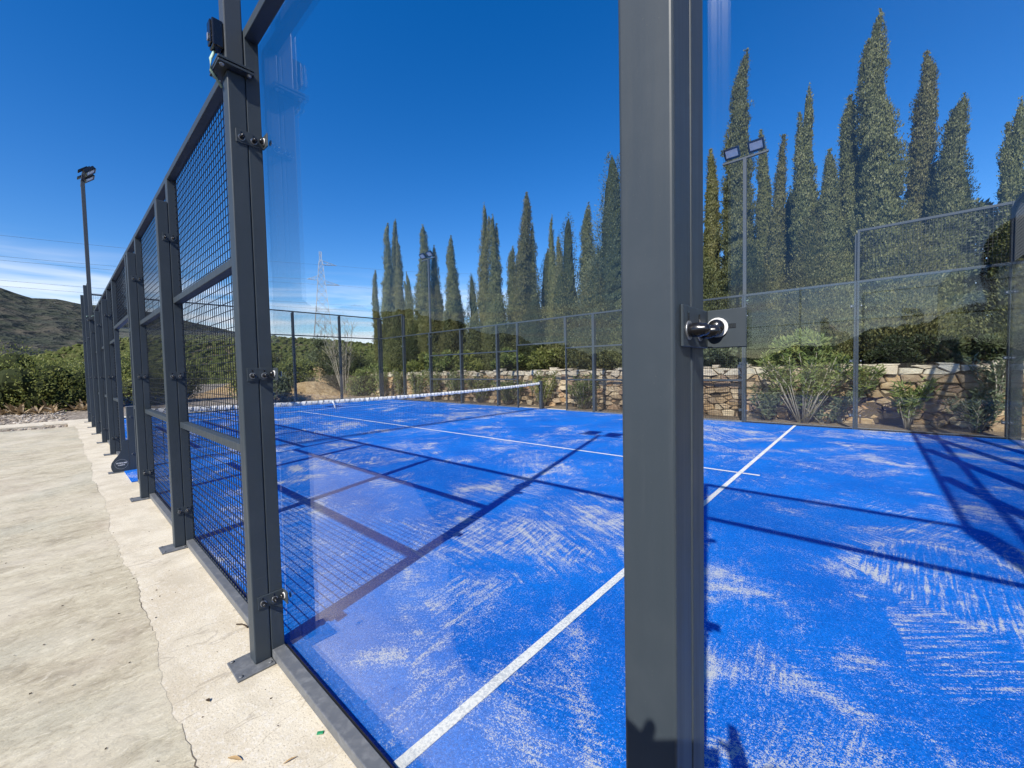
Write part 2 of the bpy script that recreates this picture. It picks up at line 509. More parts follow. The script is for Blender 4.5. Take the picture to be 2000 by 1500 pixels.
def make_leaf(name, cols, trans=0.25, rough=0.55, spec=0.35):
    m = bpy.data.materials.new(name); m.use_nodes = True
    n, l = m.node_tree.nodes, m.node_tree.links
    b = n['Principled BSDF']; out = n['Material Output']
    g = n.new('ShaderNodeNewGeometry')
    no = n.new('ShaderNodeTexNoise'); no.inputs['Scale'].default_value = 4.5; no.inputs['Detail'].default_value = 2.0; l.new(g.outputs['Position'], no.inputs['Vector'])
    cl = n.new('ShaderNodeMapRange'); cl.inputs['From Min'].default_value = 0.30; cl.inputs['From Max'].default_value = 0.70; cl.inputs['To Max'].default_value = 0.66; l.new(no.outputs['Fac'], cl.inputs[0])
    ia = n.new('ShaderNodeMath'); ia.operation = 'MULTIPLY_ADD'; ia.inputs[1].default_value = 0.34; l.new(g.outputs['Random Per Island'], ia.inputs[0]); l.new(cl.outputs[0], ia.inputs[2])
    r = n.new('ShaderNodeValToRGB'); l.new(ia.outputs[0], r.inputs[0])
    e = r.color_ramp.elements
    while len(e) < len(cols): e.new(0.5)
    for i, c in enumerate(cols): e[i].position = i / (len(cols) - 1); e[i].color = (*c, 1)
    oi = n.new('ShaderNodeObjectInfo')
    mr = n.new('ShaderNodeMapRange'); mr.inputs['To Min'].default_value = 0.82; mr.inputs['To Max'].default_value = 1.2
    l.new(oi.outputs['Random'], mr.inputs[0])
    hs = n.new('ShaderNodeHueSaturation'); l.new(r.outputs[0], hs.inputs['Color']); l.new(mr.outputs[0], hs.inputs['Value'])
    l.new(hs.outputs[0], b.inputs['Base Color'])
    b.inputs['Roughness'].default_value = rough; b.inputs['Specular IOR Level'].default_value = spec
    t = n.new('ShaderNodeBsdfTranslucent'); l.new(hs.outputs[0], t.inputs[0])
    mx = n.new('ShaderNodeMixShader'); mx.inputs[0].default_value = trans
    l.new(b.outputs[0], mx.inputs[1]); l.new(t.outputs[0], mx.inputs[2]); l.new(mx.outputs[0], out.inputs[0])
    return m
CYP = make_leaf('cypress_foliage', [(0.062, 0.076, 0.028), (0.112, 0.128, 0.046), (0.152, 0.164, 0.062), (0.21, 0.21, 0.090)], 0.15)
CYP_W = make_leaf('cypress_foliage_olive', [(0.068, 0.076, 0.024), (0.112, 0.118, 0.038), (0.150, 0.148, 0.052), (0.20, 0.185, 0.080)], 0.15)
CONIF = make_leaf('grey_green_conifer', [(0.065, 0.085, 0.040), (0.11, 0.132, 0.066), (0.17, 0.19, 0.10)], 0.15)
HEDGE = make_leaf('dark_hedge_foliage', [(0.016, 0.026, 0.009), (0.032, 0.046, 0.015), (0.062, 0.074, 0.024)], 0.2)
OLEAN = make_leaf('oleander_leaf', [(0.065, 0.10, 0.028), (0.13, 0.18, 0.048), (0.20, 0.235, 0.07), (0.30, 0.28, 0.10)], 0.3)
OLEAN_D = make_leaf('oleander_leaf_dusty', [(0.06, 0.085, 0.045), (0.12, 0.15, 0.08), (0.20, 0.225, 0.135)], 0.25)
BUSH = make_leaf('mastic_leaf', [(0.10, 0.125, 0.030), (0.17, 0.20, 0.048), (0.25, 0.27, 0.072), (0.33, 0.33, 0.10)], 0.35)
DRY = make_leaf('dry_leaf', [(0.22, 0.15, 0.08), (0.36, 0.26, 0.15), (0.50, 0.40, 0.26)], 0.2)
BROWN = make_leaf('brown_scrub', [(0.10, 0.075, 0.04), (0.17, 0.13, 0.07), (0.24, 0.18, 0.10)], 0.2)
def make_bark(name, a, b):
    k = Mat(name, a, 0.95, 0.1)
    p = k.objco()
    q = k.noise(k.mapping(p, (14, 14, 2.5)), 2.0, 5, 0.65)
    k.color(k.mix(k.ramp(q, 0.35, 0.68), a, b)); k.bump(q, 0.6, 0.02)
    return k.m
BARK = make_bark('brown_bark', (0.09, 0.065, 0.045), (0.20, 0.155, 0.115))
TWIG = make_bark('pale_grey_stem', (0.26, 0.23, 0.18), (0.46, 0.42, 0.34))
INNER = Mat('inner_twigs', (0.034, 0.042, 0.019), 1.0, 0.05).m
GALV = Mat('galvanised_lattice', (0.40, 0.42, 0.43), 0.5, 0.4).m
CONDUCTOR = Mat('conductor', (0.10, 0.11, 0.12), 0.5, 0.3).m

# ------------------------------------------------------------------ setting: ground, paving, court
def sheet(name, pts, z, m, kind='structure', parent=None):
    mb = MB(); n = len(pts)
    mb.v = [(x, y, z) for x, y in pts]; mb.f = [tuple(range(n))]
    o = mb.build(name, m, parent)
    if kind: o['kind'] = kind
    return o

sheet('ground', [(1500 * math.cos(t), 1500 * math.sin(t)) for t in [2 * PI * i / 64 for i in range(64)]], -0.09, GROUND)

# washed concrete slab that carries the fence
mb = MB().box(-20.45, 1.3, -0.55, 10.42, -0.08, 0.0)
o = mb.build('concrete_slab', SLAB); o['kind'] = 'structure'

# stamped concrete terrace on the near side, with a ragged edge along the slab
edge = []
x = -3.1
while x > -18.75:
    edge.append((x, -0.412 + 0.016 * math.sin(x * 2.1) + 0.010 * math.sin(x * 6.7 + 1) + random.uniform(-0.007, 0.007)))
    x -= random.uniform(0.015, 0.05)
edge.append((-18.75, -0.40))
far_e = [(-18.75 - 0.03 * i + random.uniform(-0.05, 0.05), -0.40 - 0.35 * i) for i in range(1, 6)]
top = edge + far_e + [(-6.0, -2.1), (-4.5, -1.38), (-3.85, -0.92), (-3.3, -0.50), (-3.1, -0.46)]
mb = MB(); n = len(top)
mb.v = [(a, b, 0.0012) for a, b in top] + [(a, b, -0.07) for a, b in top]
mb.f = [tuple(reversed(range(n)))] + [(i, (i + 1) % n, n + (i + 1) % n, n + i) for i in range(n)]
o = mb.build('stamped_concrete_terrace', STAMPED); o['kind'] = 'structure'

ADDED_BED = Mat('added_bed_dark_brown', (0.05, 0.035, 0.025), 1.0, 0.1)  # unseen dark bed, added so the glass mirrors no bright paving
_p = ADDED_BED.pos(); _v = ADDED_BED.voronoi(_p, 28.0, 'F1', 'Distance'); _n = ADDED_BED.noise(_p, 30, 5, 0.7)
ADDED_BED.color(ADDED_BED.mix(ADDED_BED.ramp(_n, 0.35, 0.7), (0.030, 0.022, 0.016), (0.095, 0.065, 0.042))).bump(ADDED_BED.math('ADD', _v, _n), 1.0, 0.03)
o = sheet('added_dark_bed', [(3.5, -9.0), (3.5, -0.40), (-3.25, -0.47), (-3.85, -0.90), (-4.5, -1.36), (-6.0, -2.08), (-18.8, -2.12), (-24.0, -9.0)][::-1], 0.0005, ADDED_BED.m)
# crack filled with dirt between the two pours
mb = MB()
cv = [(a, b) for a, b in edge if -16 < a < -2.4]
for i in range(len(cv) - 1):
    w0 = 0.0015 + 0.0035 * max(0, math.sin(i * 0.13) * math.sin(i * 0.41 + 1))
    (xa, ya), (xb, yb) = cv[i], cv[i + 1]
    if math.sin(i * 0.11 + 0.6) + 0.6 * math.sin(i * 0.037) < 0.35: continue
    mb.add([(xa, ya + 0.0005, 0.0014), (xb, yb + 0.0005, 0.0014), (xb, yb + w0, 0.0014), (xa, ya + w0, 0.0014)], [(0, 1, 2, 3)])
DIRT = Mat('joint_dirt', (0.17, 0.14, 0.10), 1.0, 0.1).m
o = mb.build('joint_dirt', DIRT); o['kind'] = 'stuff'; o['label'] = 'dark dirt lying along the joint between the two concrete pours'; o['category'] = 'dirt'

# the blue court
mb = MB()
mb.box(-20.0, 0.0, 0.035, 9.965, 0.001, 0.014)
mb.box(-10.95, -9.05, -0.10, 0.0345, 0.001, 0.014)
mb.box(-10.95, -9.05, 9.9655, 10.1, 0.001, 0.014)
court = mb.build('court_surface', TURF); court['kind'] = 'structure'
def court_line(name, x0, x1, y0, y1):
    mb = MB(); mb.v = [(x0, y0, 0.018), (x1, y0, 0.018), (x1, y1, 0.018), (x0, y1, 0.018)]; mb.f = [(0, 1, 2, 3)]
    return mb.build(name, LINE, court)
court_line('service_line', -3.025, -2.975, 0.04, 9.96)
court_line('service_line', -17.025, -16.975, 0.04, 9.96)
court_line('centre_line', -16.97, -3.03, 4.975, 5.025)
court_line('centre_line_end', -2.97, -2.78, 4.975, 5.025)
court_line('centre_line_end', -17.22, -17.03, 4.975, 5.025)

# soil bed and terrace behind the stone wall
SOIL = Mat('planting_soil', (0.16, 0.12, 0.08), 1.0, 0.1)
_p = SOIL.pos(); _n = SOIL.noise(_p, 14, 6, 0.7)
SOIL.color(SOIL.mix(SOIL.ramp(_n, 0.35, 0.7), (0.13, 0.10, 0.07), (0.30, 0.24, 0.17))).bump(_n, 1.0, 0.05)
o = MB().box(-27, 6.0, 10.43, 11.32, -0.085, -0.012).build('planting_bed', SOIL.m); o['kind'] = 'structure'
o = MB().box(-29, 6.0, 11.62, 32.0, -0.085, 1.17).build('raised_terrace', SOIL.m); o['kind'] = 'structure'

# hills
def hill(name, prof, r0, r1, rtop, m, seed, rough):
    rg = np.random.default_rng(seed)
    ph = rg.uniform(0, 6.28, (10, 3)); fr = rg.uniform(-1, 1, (10, 2)) * np.array([[0.006 * (1.55 ** i)] for i in range(10)]); am = np.array([0.72 ** i for i in range(10)])
    az = np.radians(np.linspace(prof[0][0], prof[-1][0], 720)); rr = np.concatenate([np.linspace(r0, rtop, 46), np.linspace(rtop, r1, 12)[1:]])
    el = np.interp(np.degrees(az), [a for a, e in prof], [e for a, e in prof])
    el = el + rg.normal(0, 1, len(az)) * 0.10 * (np.degrees(az) < -20) + 0.35 * np.sin(np.degrees(az) * 0.9 + 1) * (np.degrees(az) < -20)
    V = []
    for r in rr:
        t = np.clip((r - r0) / (rtop - r0), 0, 1); s = t ** 1.25
        X = CAM.x - r * np.cos(az); Y = CAM.y + r * np.sin(az)
        nz = sum(am[i] * np.sin(fr[i, 0] * X + fr[i, 1] * Y + ph[i, 0]) for i in range(10))
        H = np.tan(np.radians(el)) * rtop * s + 1.4 * s
        Z = -2.0 + H + nz * rough * t * (1.0 if r < rtop else 0.6)
        Z = np.where(r > rtop, Z - (r - rtop) * 0.12, Z)
        V.append(np.stack([X, Y, Z], 1))
    na = len(az); V = np.concatenate(V)
    F = [(j * na + i, j * na + i + 1, (j + 1) * na + i + 1, (j + 1) * na + i) for j in range(len(rr) - 1) for i in range(na - 1)]
    me = fast_mesh(name, V, F, True)
    o = mesh_obj(name, me, m); o['kind'] = 'structure'
    return V.reshape(len(rr), na, 3)
HILL_FAR = make_hill('far_hillside_scrub', False)
HILL_NEAR = make_hill('near_hillside_scrub', True)
far_grid = hill('hill', [(-180, 4.5), (-140, 5.5), (-105, 6.5), (-95, 4.8), (-88, 2.6), (-78, 0.9), (-60, 2.5), (-35, 8.0), (-12, 9.0), (-5, 7.9), (-3, 7.35), (-1.3, 6.8), (0.4, 6.95), (2, 6.6), (8, 6.2), (14, 4.6), (22, 4.0), (40, 3.0), (90, 3.5), (140, 4.0), (180, 4.5)], 210, 900, 620, HILL_FAR, 3, 4.2)
near_grid = hill('hill', [(-62, 0.5), (-30, 0.2), (-10, 0.7), (-3, 1.7), (0, 3.0), (3, 4.0), (7, 4.6), (13, 4.9), (18, 5.0), (26, 4.6), (35, 3.6), (55, 2.2), (80, 1.0)], 62, 260, 175, HILL_NEAR, 8, 0.9)

# scrub on the hillsides
def ico_scrub(name, grid, count, azr, size, m, seed, label):
    rg = np.random.default_rng(seed)
    bm = bmesh.new(); bmesh.ops.create_icosphere(bm, subdivisions=1, radius=1.0)
    bv = np.array([v.co[:] for v in bm.verts]); bf = np.array([[v.index for v in f.verts] for f in bm.faces]); bm.free()
    J, I, _ = grid.shape
    V = []; F = []; off = 0
    for _ in range(count):
        j = int(rg.uniform(2, J - 12)); i = int(rg.uniform(azr[0] * I, azr[1] * I))
        u, w = rg.uniform(0, 1, 2)
        c = grid[j, i] * (1 - u) + grid[j, min(i + 1, I - 1)] * u; c = c * (1 - w) + grid[j + 1, i] * w
        s = size * rg.uniform(0.45, 1.3)
        v = bv * (1 + rg.uniform(-0.32, 0.32, (len(bv), 1))) * np.array([s * rg.uniform(.9, 1.4), s * rg.uniform(.9, 1.4), s * rg.uniform(0.6, 1.0)]) + c + np.array([0, 0, s * 0.25])
        V.append(v); F.append(bf + off); off += len(bv)
    me = fast_mesh(name, np.concatenate(V), np.concatenate(F), False)
    return tag(mesh_obj(name, me, m), label, 'scrub', None, 'stuff')
SCRUB_N = make_leaf('scrub_near', [(0.028, 0.040, 0.015), (0.055, 0.070, 0.022), (0.10, 0.11, 0.04), (0.12, 0.10, 0.055)], 0.0, 1.0, 0.0)
SCRUB_F = make_leaf('scrub_far', [(0.042, 0.050, 0.038), (0.054, 0.061, 0.044), (0.070, 0.068, 0.052)], 0.0, 1.0, 0.0)
ico_scrub('scrub', near_grid, 6500, (0.36, 0.78), 0.72, SCRUB_N, 4, 'olive green scrub dotting the nearer slope')

# ------------------------------------------------------------------ fence
FY0, FY1 = -0.047, 0.012          # frame depth, local y (outside is -y)
PY0, PY1 = -0.120, -0.049         # post depth
ORD = ['', 'first', 'second', 'third', 'fourth', 'fifth', 'sixth', 'seventh', 'eighth', 'ninth', 'tenth', 'eleventh', 'twelfth']

def wires(L0, L1, z0, z1, y, step=0.05, r=0.0019):
    mb = MB()
    nx = int(round((L1 - L0) / step)); nz = int(round((z1 - z0) / step))
    for i in range(nx + 1):
        xx = L0 + (L1 - L0) * i / nx
        mb.add([(xx - r, y - r, z0), (xx + r, y - r, z0), (xx + r, y + r, z0), (xx - r, y + r, z0), (xx - r, y - r, z1), (xx + r, y - r, z1), (xx + r, y + r, z1), (xx - r, y + r, z1)],
               [(0, 1, 5, 4), (1, 2, 6, 5), (2, 3, 7, 6), (3, 0, 4, 7)])
    y2 = y - 2 * r
    for i in range(nz + 1):
        zz = z0 + (z1 - z0) * i / nz
        mb.add([(L0, y2 - r, zz - r), (L0, y2 + r, zz - r), (L0, y2 + r, zz + r), (L0, y2 - r, zz + r), (L1, y2 - r, zz - r), (L1, y2 + r, zz - r), (L1, y2 + r, zz + r), (L1, y2 - r, zz + r)],
               [(0, 4, 5, 1), (1, 5, 6, 2), (2, 6, 7, 3), (3, 7, 4, 0)])
    return mb
_wm = {}
def wire_mesh(parent, L0, L1, z0, z1):
    key = (round(L0, 3), round(L1, 3), round(z0, 3), round(z1, 3))
    if key not in _wm: _wm[key] = wires(L0, L1, z0, z1, 0.004).mesh('wire_mesh')
    o = mesh_obj('wire_mesh', _wm[key], DARK, parent); o['kind'] = 'stuff'
    return o

SW = 0.040      # stile width
def frame(t, L, z0, z1, mids=(), inset=0.0008, m=STEEL):
    bbox('stile', m, t, inset, SW, FY0, FY1, z0, z1, 0.003)
    bbox('stile', m, t, L - SW, L - inset, FY0, FY1, z0, z1, 0.003)
    bbox('top_rail', m, t, SW + .0003, L - SW - .0003, FY0 + .001, FY1 - .001, z1 - 0.045, z1, 0.003)
    if z0 < 0.1: bbox('bottom_rail', PLATE, t, SW + .0003, L - SW - .0003, FY0 + .001, FY1 - .001, 0.002, 0.047, 0.003)
    for z in mids:
        bbox('middle_rail', m, t, SW + .0003, L - SW - .0003, FY0 + .001, FY1 - .001, z - 0.0225, z + 0.0225, 0.003)

def mesh_panel(loc, rz, L, label, group, z0=0.002, z1=3.0, mids=(1.0, 2.0)):
    t = thing('mesh_fence_panel', label, 'fence panel', loc, rz, group)
    frame(t, L, z0, z1, mids)
    zs = [z0 + 0.046] + [z for z in mids] + [z1 - 0.045]
    if z0 > 0.1:
        bbox('bottom_rail', STEEL, t, SW + .0003, L - SW - .0003, FY0 + .001, FY1 - .001, z0, z0 + 0.045, 0.003)
    for a, b in zip(zs[:-1], zs[1:]):
        a2 = a + (0.0225 if a in mids else 0); b2 = b - (0.0225 if b in mids else 0)
        wire_mesh(t, SW, L - SW, a2, b2)
    return t

def glass_panel(loc, rz, L, label, group, top=3.0, clipz=(0.3, 1.4, 2.5)):
    t = thing('glass_fence_panel', label, 'glass panel', loc, rz, group)
    bbox('stile', STEEL, t, 0.0008, SW, FY0, FY1, 0.002, top, 0.003)
    bbox('stile', STEEL, t, L - SW, L - 0.0008, FY0, FY1, 0.002, top, 0.003)
    bbox('bottom_rail', PLATE, t, SW + .0003, L - SW - .0003, FY0 + .001, FY1 - .001, 0.002, 0.047, 0.003)
    bbox('middle_rail' if top > 3.1 else 'top_rail', STEEL, t, SW + .0003, L - SW - .0003, FY0 + .001, FY1 - .001, 2.955, 3.0, 0.003)
    pane = MB().box(0.012, L - 0.012, 0.0225, 0.0325, 0.018, 2.985).build('glass_pane', GLASS, t)
    MB().box(SW + 0.002, L - SW - 0.002, 0.0125, 0.0220, 0.004, 0.040).build('gasket', RUBBER, t)
    if top > 3.1:
        bbox('top_rail', STEEL, t, SW + .0003, L - SW - .0003, FY0 + .001, FY1 - .001, top - 0.045, top, 0.003)
        wire_mesh(t, SW, L - SW, 3.0, top - 0.045)
    # washers of the glass fixings, seen from the court side
    for z in clipz:
        for xx in (0.075, L - 0.075):
            w = mesh_obj('fixing_washer', lathe_mesh([(0.0, 0.013), (0.004, 0.013)], 12), ZINC, t, (xx, 0.0328, z), (0, 0, PI / 2))
    return t

BOLT = [(0.0, 0.0095), (0.006, 0.0105), (0.016, 0.0105), (0.019, 0.009), (0.024, 0.0085), (0.028, 0.006), (0.030, 0.001)]
WASH = [(0.0, 0.014), (0.0022, 0.014)]
NYLON = [(0.0, 0.0155), (0.0035, 0.0155)]
def bolt(parent, loc, rot=(0, 0, 0), s=1.0):
    o = mesh_obj('bolt', lathe_mesh(BOLT, 14), BLACK, parent, loc, rot); o.scale = (s, s, s)
    w = mesh_obj('washer', lathe_mesh(WASH, 14), ZINC, parent, loc, rot)
    return o
def bracket(t, hw, z, leg=False, detail=True):
    """fixing plate over the seam on the +x side of a post; leg: an angle that carries a glass pane"""
    y0, y1 = (-0.098, 0.0165) if leg else (-0.092, -0.004)
    pl = bbox('bracket', STEEL, t, hw, hw + 0.004, y0, y1, z - 0.030, z + 0.030, 0.001, 1)
    for yy in (-0.076, -0.026):
        bolt(pl, (hw + 0.004, yy, z - 0.006))
        if detail:
            MB().box(hw + 0.0042, hw + 0.0046, yy - 0.003, yy + 0.003, z + 0.006, z + 0.021).build('slot', BLACK, pl)
    if leg:
        bbox('bracket_leg', STEEL, pl, hw + 0.0042, hw + 0.060, 0.0125, 0.0165, z - 0.030, z + 0.030, 0.001, 1)
        mesh_obj('nylon_washer', lathe_mesh(NYLON, 18), WHITE, pl, (hw + 0.020, 0.0123, z + 0.002), (0, 0, -PI / 2))
        mesh_obj('bolt', lathe_mesh([(0.0, 0.011), (0.006, 0.0125), (0.011, 0.0115), (0.015, 0.008), (0.0165, 0.002)], 18), BLACK, pl, (hw + 0.020, 0.0085, z + 0.002), (0, 0, -PI / 2))
        MB().box(hw + 0.036, hw + 0.046, 0.0119, 0.0123, z, z + 0.007).build('slot', BLACK, pl)
    return pl

def post(loc, rz, top, label, group, leg=False, plate=True, zs=(0.3, 1.4, 2.5), hw=0.040, xoff=0.0):
    t = thing('fence_post', label, 'fence post', loc, rz, group)
    bbox('post_tube', STEEL, t, -hw, hw, PY0, PY1, 0.010 if plate else 0.002, top, 0.005, 3)
    if plate:
        bp = bbox('base_plate', PLATE, t, -0.085, 0.095, -0.205, -0.0495, 0.001, 0.0098, 0.0015, 1)
        for bx, by in ((-0.068, -0.188), (0.076, -0.188), (0.076, -0.066), (-0.068, -0.066)):
            mesh_obj('anchor_bolt', lathe_mesh([(0.0, 0.0085), (0.005, 0.0085), (0.0065, 0.004)], 8), PLATE, bp, (bx, by, 0.0098), (0, -PI / 2, 0))
    for z in zs:
        bracket(t, hw + 0.0006, z, leg)
    return t

GP = 'steel posts of the court fence'
GM = 'wire mesh panels of the court fence'
GG = 'glass panels of the court fence'
RIGHT = lambda i: ORD[i]
# sides: near (rz 0, origin x=0,y=0) and far (rotated half a turn about the court centre)
def side(near):
    if near:
        P = lambda x: (x, 0.0, 0.0); rz = 0.0; where = 'along the concrete terrace'; 
    else:
        P = lambda x: (-20.0 - x, 10.0, 0.0); rz = PI; where = 'along the stone wall'
    # local x runs from -20 to 0; on the far side that is mirrored through the centre
    n_from = 'from the end nearest the viewer'
    xs = [0.0, -2.017 if near else -2.0, -4.0, -6.0, -8.0, -12.0, -14.0, -16.0, -18.0, -20.0]
    for i, xx in enumerate(xs):
        glassy = xx > -4.5 or xx < -15.5
        hi = 3.93 if (xx > -2.5 or xx < -17.5) else 2.78
        wx = xx if near else -20.0 - xx
        k = sorted([q if near else -20.0 - q for q in xs], reverse=True).index(wx) + 1
        if near and k == 2: lab = 'large dark grey steel post standing closest to the viewer'
        elif near and k == 3: lab = 'steel post on bolted foot plate left of the closest post, carrying a floodlight pole'
        else: lab = '%s dark steel fence post %s, counted from the right' % (ORD[k], where)
        zs = (0.3, 1.46, 2.5) if (near and k == 2) else (0.3, 1.4, 2.5)
        q = P(xx)
        post(q, rz, hi, lab, GP, leg=glassy and abs(xx) > 0.5, zs=zs, plate=True)
    A = lambda x: (x, 0.0, 0.0) if near else (-20.0 - x, 10.0, 0.0)
    def nm(x0, x1, what):
        # order of the panel counted from the right in the picture
        c = (x0 + x1) / 2 if near else -20.0 - (x0 + x1) / 2
        order = sorted([-1, -3, -5, -7, -8.5, -10, -11.5, -13, -15, -17, -19], reverse=True)
        k = min(range(11), key=lambda i: abs(order[i] - c)) + 1
        return '%s fence panel %s, counted from the right, %s' % (ORD[k], where, what)
    a2 = -2.017 if near else -2.0
    glass_panel(A(a2), rz, -a2, nm(-2, 0, 'glass with mesh on top'), GG, 4.0, (0.3, 1.46, 2.5) if near else (0.3, 1.4, 2.5))
    glass_panel(A(-4.0), rz, 4.0 + a2, nm(-4, -2, 'clear glass'), GG, 3.0)
    for x0, x1 in ((-6, -4), (-8, -6), (-9, -8), (-12, -11), (-14, -12), (-16, -14)):
        mesh_panel(A(x0), rz, x1 - x0, nm(x0, x1, 'wire mesh'), GM)
    mesh_panel(A(-11), rz, 2.0, nm(-11, -9, 'mesh over the open gateway'), GM, 2.17, 3.0, ())
    glass_panel(A(-18), rz, 2.0, nm(-18, -16, 'clear glass'), GG, 3.0)
    glass_panel(A(-20), rz, 2.0, nm(-20, -18, 'glass with mesh on top'), GG, 4.0)
side(True)
side(False)
# end walls
for near_end in (True, False):
    for i in range(5):
        y0 = 2.0 * i
        L = 2.0
        s = 0.022 if i == 0 else 0.0
        e = 0.022 if i == 4 else 0.0
        nm = 'glass panel of the %s back wall, %s' % ('right-hand' if near_end else 'far left', ['next to the near corner', 'second from the near corner', 'in the middle', 'second from the far corner', 'next to the far corner'][i] + ' with mesh above')
        if near_end: glass_panel((0.0, y0 + s, 0), PI / 2, L - s - e, nm, GG, 4.0)
        else: glass_panel((-20.0, y0 + 2.0 - e, 0), -PI / 2, L - s - e, nm, GG, 4.0)
    for i in range(0, 6):
        y0 = 2.0 * i
        lab = '%s steel post of the %s back wall, counted from the near corner' % (ORD[i + 1], 'right-hand' if near_end else 'far left')
        if near_end: post((0.0, y0, 0), PI / 2, 3.93, lab, GP, leg=0 < i < 5, plate=True)
        else: post((-20.0, y0, 0), -PI / 2, 3.93, lab, GP, leg=0 < i < 5, plate=True)

# ------------------------------------------------------------------ floodlights
def floodlight_pole(loc, rz, label):
    t = thing('floodlight_pole', label, 'floodlight', loc, rz, 'floodlight poles on the fence')
    zb = 2.784
    # two mating plates, upright pole, cross bar, two lamps, junction box
    bbox('lower_flange', STEEL, t, -0.075, 0.075, -0.160, -0.020, zb, zb + 0.010, 0.001, 1).location.z = 0
    bbox('upper_flange', STEEL, t, -0.075, 0.075, -0.160, -0.020, zb + 0.016, zb + 0.026, 0.001, 1)
    for bx, by in ((-0.058, -0.143), (0.058, -0.143), (0.058, -0.037), (-0.058, -0.037)):
        mesh_obj('flange_bolt', lathe_mesh([(-0.018, 0.007), (-0.012, 0.010), (0.016, 0.010), (0.022, 0.006)], 8), ZINC, t, (bx, by, zb + 0.008), (0, -PI / 2, 0))
    bbox('pole', GREYPOLE, t, -0.036, 0.036, -0.122, -0.050, zb + 0.026, 6.12, 0.005)
    bbox('crossbar', GREYPOLE, t, -0.47, 0.47, -0.112, -0.060, 6.1205, 6.165, 0.004)
    # ring of cable tied round the foot of the pole
    if loc[0] > -10 and rz == 0: ring = None
    else: ring = [(0.075 * math.cos(a), -0.086 + 0.075 * math.sin(a), 2.87 + 0.02 * math.sin(2 * a)) for a in [2 * PI * k / 18 for k in range(15)]]
    if ring: MB().tube(ring, 0.006, 6).build('cable_loop', CABLE, t, smooth=True)
    for sx in (-0.245, 0.245):
        lp = thing_part('lamp', t, (sx, 0.02, 6.29), (math.radians(-48), 0, 0))
        bbox('housing', BLACK, lp, -0.155, 0.155, -0.045, 0.020, -0.115, 0.125, 0.008)
        MB().box(-0.128, 0.128, 0.0202, 0.0225, -0.072, 0.105).build('lens', LENS, lp)
        rim = MB(); 
        for a in ((-0.155, 0.155, 0.0203, 0.034, 0.106, 0.125), (-0.155, 0.155, 0.0203, 0.034, -0.115, -0.073), (-0.155, -0.129, 0.0203, 0.034, -0.0725, 0.1055), (0.129, 0.155, 0.0203, 0.034, -0.0725, 0.1055)): rim.box(*a)
        rim.build('rim', BLACK, lp)
        MB().box(-0.09, 0.09, -0.075, -0.0455, -0.07, 0.08).build('driver_box', BLACK, lp)
        MB().box(-0.10, 0.10, -0.090, -0.0755, -0.17, 0.03).build('yoke', BLACK, lp)
    return t
def thing_part(name, parent, loc, rot):
    o = bpy.data.objects.new(name, None); link(o, parent); o.location = loc; o.rotation_euler = rot; o.empty_display_size = 0.1
    return o
pole_near = floodlight_pole((-4.0, 0, 0), 0, 'floodlight pole with black junction box bolted on the post left of the closest one')
pole_nf = floodlight_pole((-16.0, 0, 0), 0, 'dark floodlight pole at the far left, seen from behind against the hills')
floodlight_pole((-4.0, 10, 0), PI, 'grey floodlight pole on the far side, nearer one, in front of the tall cypresses')
floodlight_pole((-16.0, 10, 0), PI, 'small floodlight pole on the far side, farther one, in front of the left cypresses')
# junction box on the near pole
def junction_box(pole):
    jb = bbox('junction_box', BLACK, pole, -0.030, 0.030, -0.166, -0.1235, 2.87, 2.99, 0.005)
    bbox('cover', BLACK, jb, -0.023, 0.023, -0.174, -0.1665, 2.88, 2.98, 0.003)
    bbox('clip', ZINC, jb, -0.008, 0.008, -0.180, -0.1745, 2.895, 2.925, 0.002)
    MB().tube([(-0.015, -0.150, 2.87), (-0.018, -0.166, 2.83), (-0.018, -0.167, 2.78), (-0.015, -0.128, 2.72)], 0.006, 8).build('cable', CABLE, jb, smooth=True)
junction_box(pole_near)

# ------------------------------------------------------------------ net
def net_height(y): return 0.895 - 0.095 * (1 - ((y - 5.0) / 5.0) ** 2)
net = thing('padel_net', 'long net with wrinkled white top band across the middle of the court', 'net', (-10.0, 5.0, 0.0))
mb = MB(); r = 0.0013; ny = 222
ys = [0.10 + 9.8 * i / ny for i in range(ny + 1)]
for i, y in enumerate(ys):
    zt = net_height(y) - 0.02
    yy = y - 5
    mb.add([(-r, yy - r, 0.03), (r, yy - r, 0.03), (r, yy + r, 0.03), (-r, yy + r, 0.03), (-r, yy - r, zt), (r, yy - r, zt), (r, yy + r, zt), (-r, yy + r, zt)], [(0, 1, 5, 4), (1, 2, 6, 5), (2, 3, 7, 6), (3, 0, 4, 7)])
for j in range(20):
    f = j / 19
    pts = [(0.0027, y - 5, 0.03 + (net_height(y) - 0.05) * f) for y in ys[::6]]
    mb.tube(pts, r, 4, False)
o = mb.build('net_mesh', DARK, net); o['kind'] = 'stuff'
CLOTH = Mat('white_net_band', (0.72, 0.73, 0.74), 0.85, 0.2)
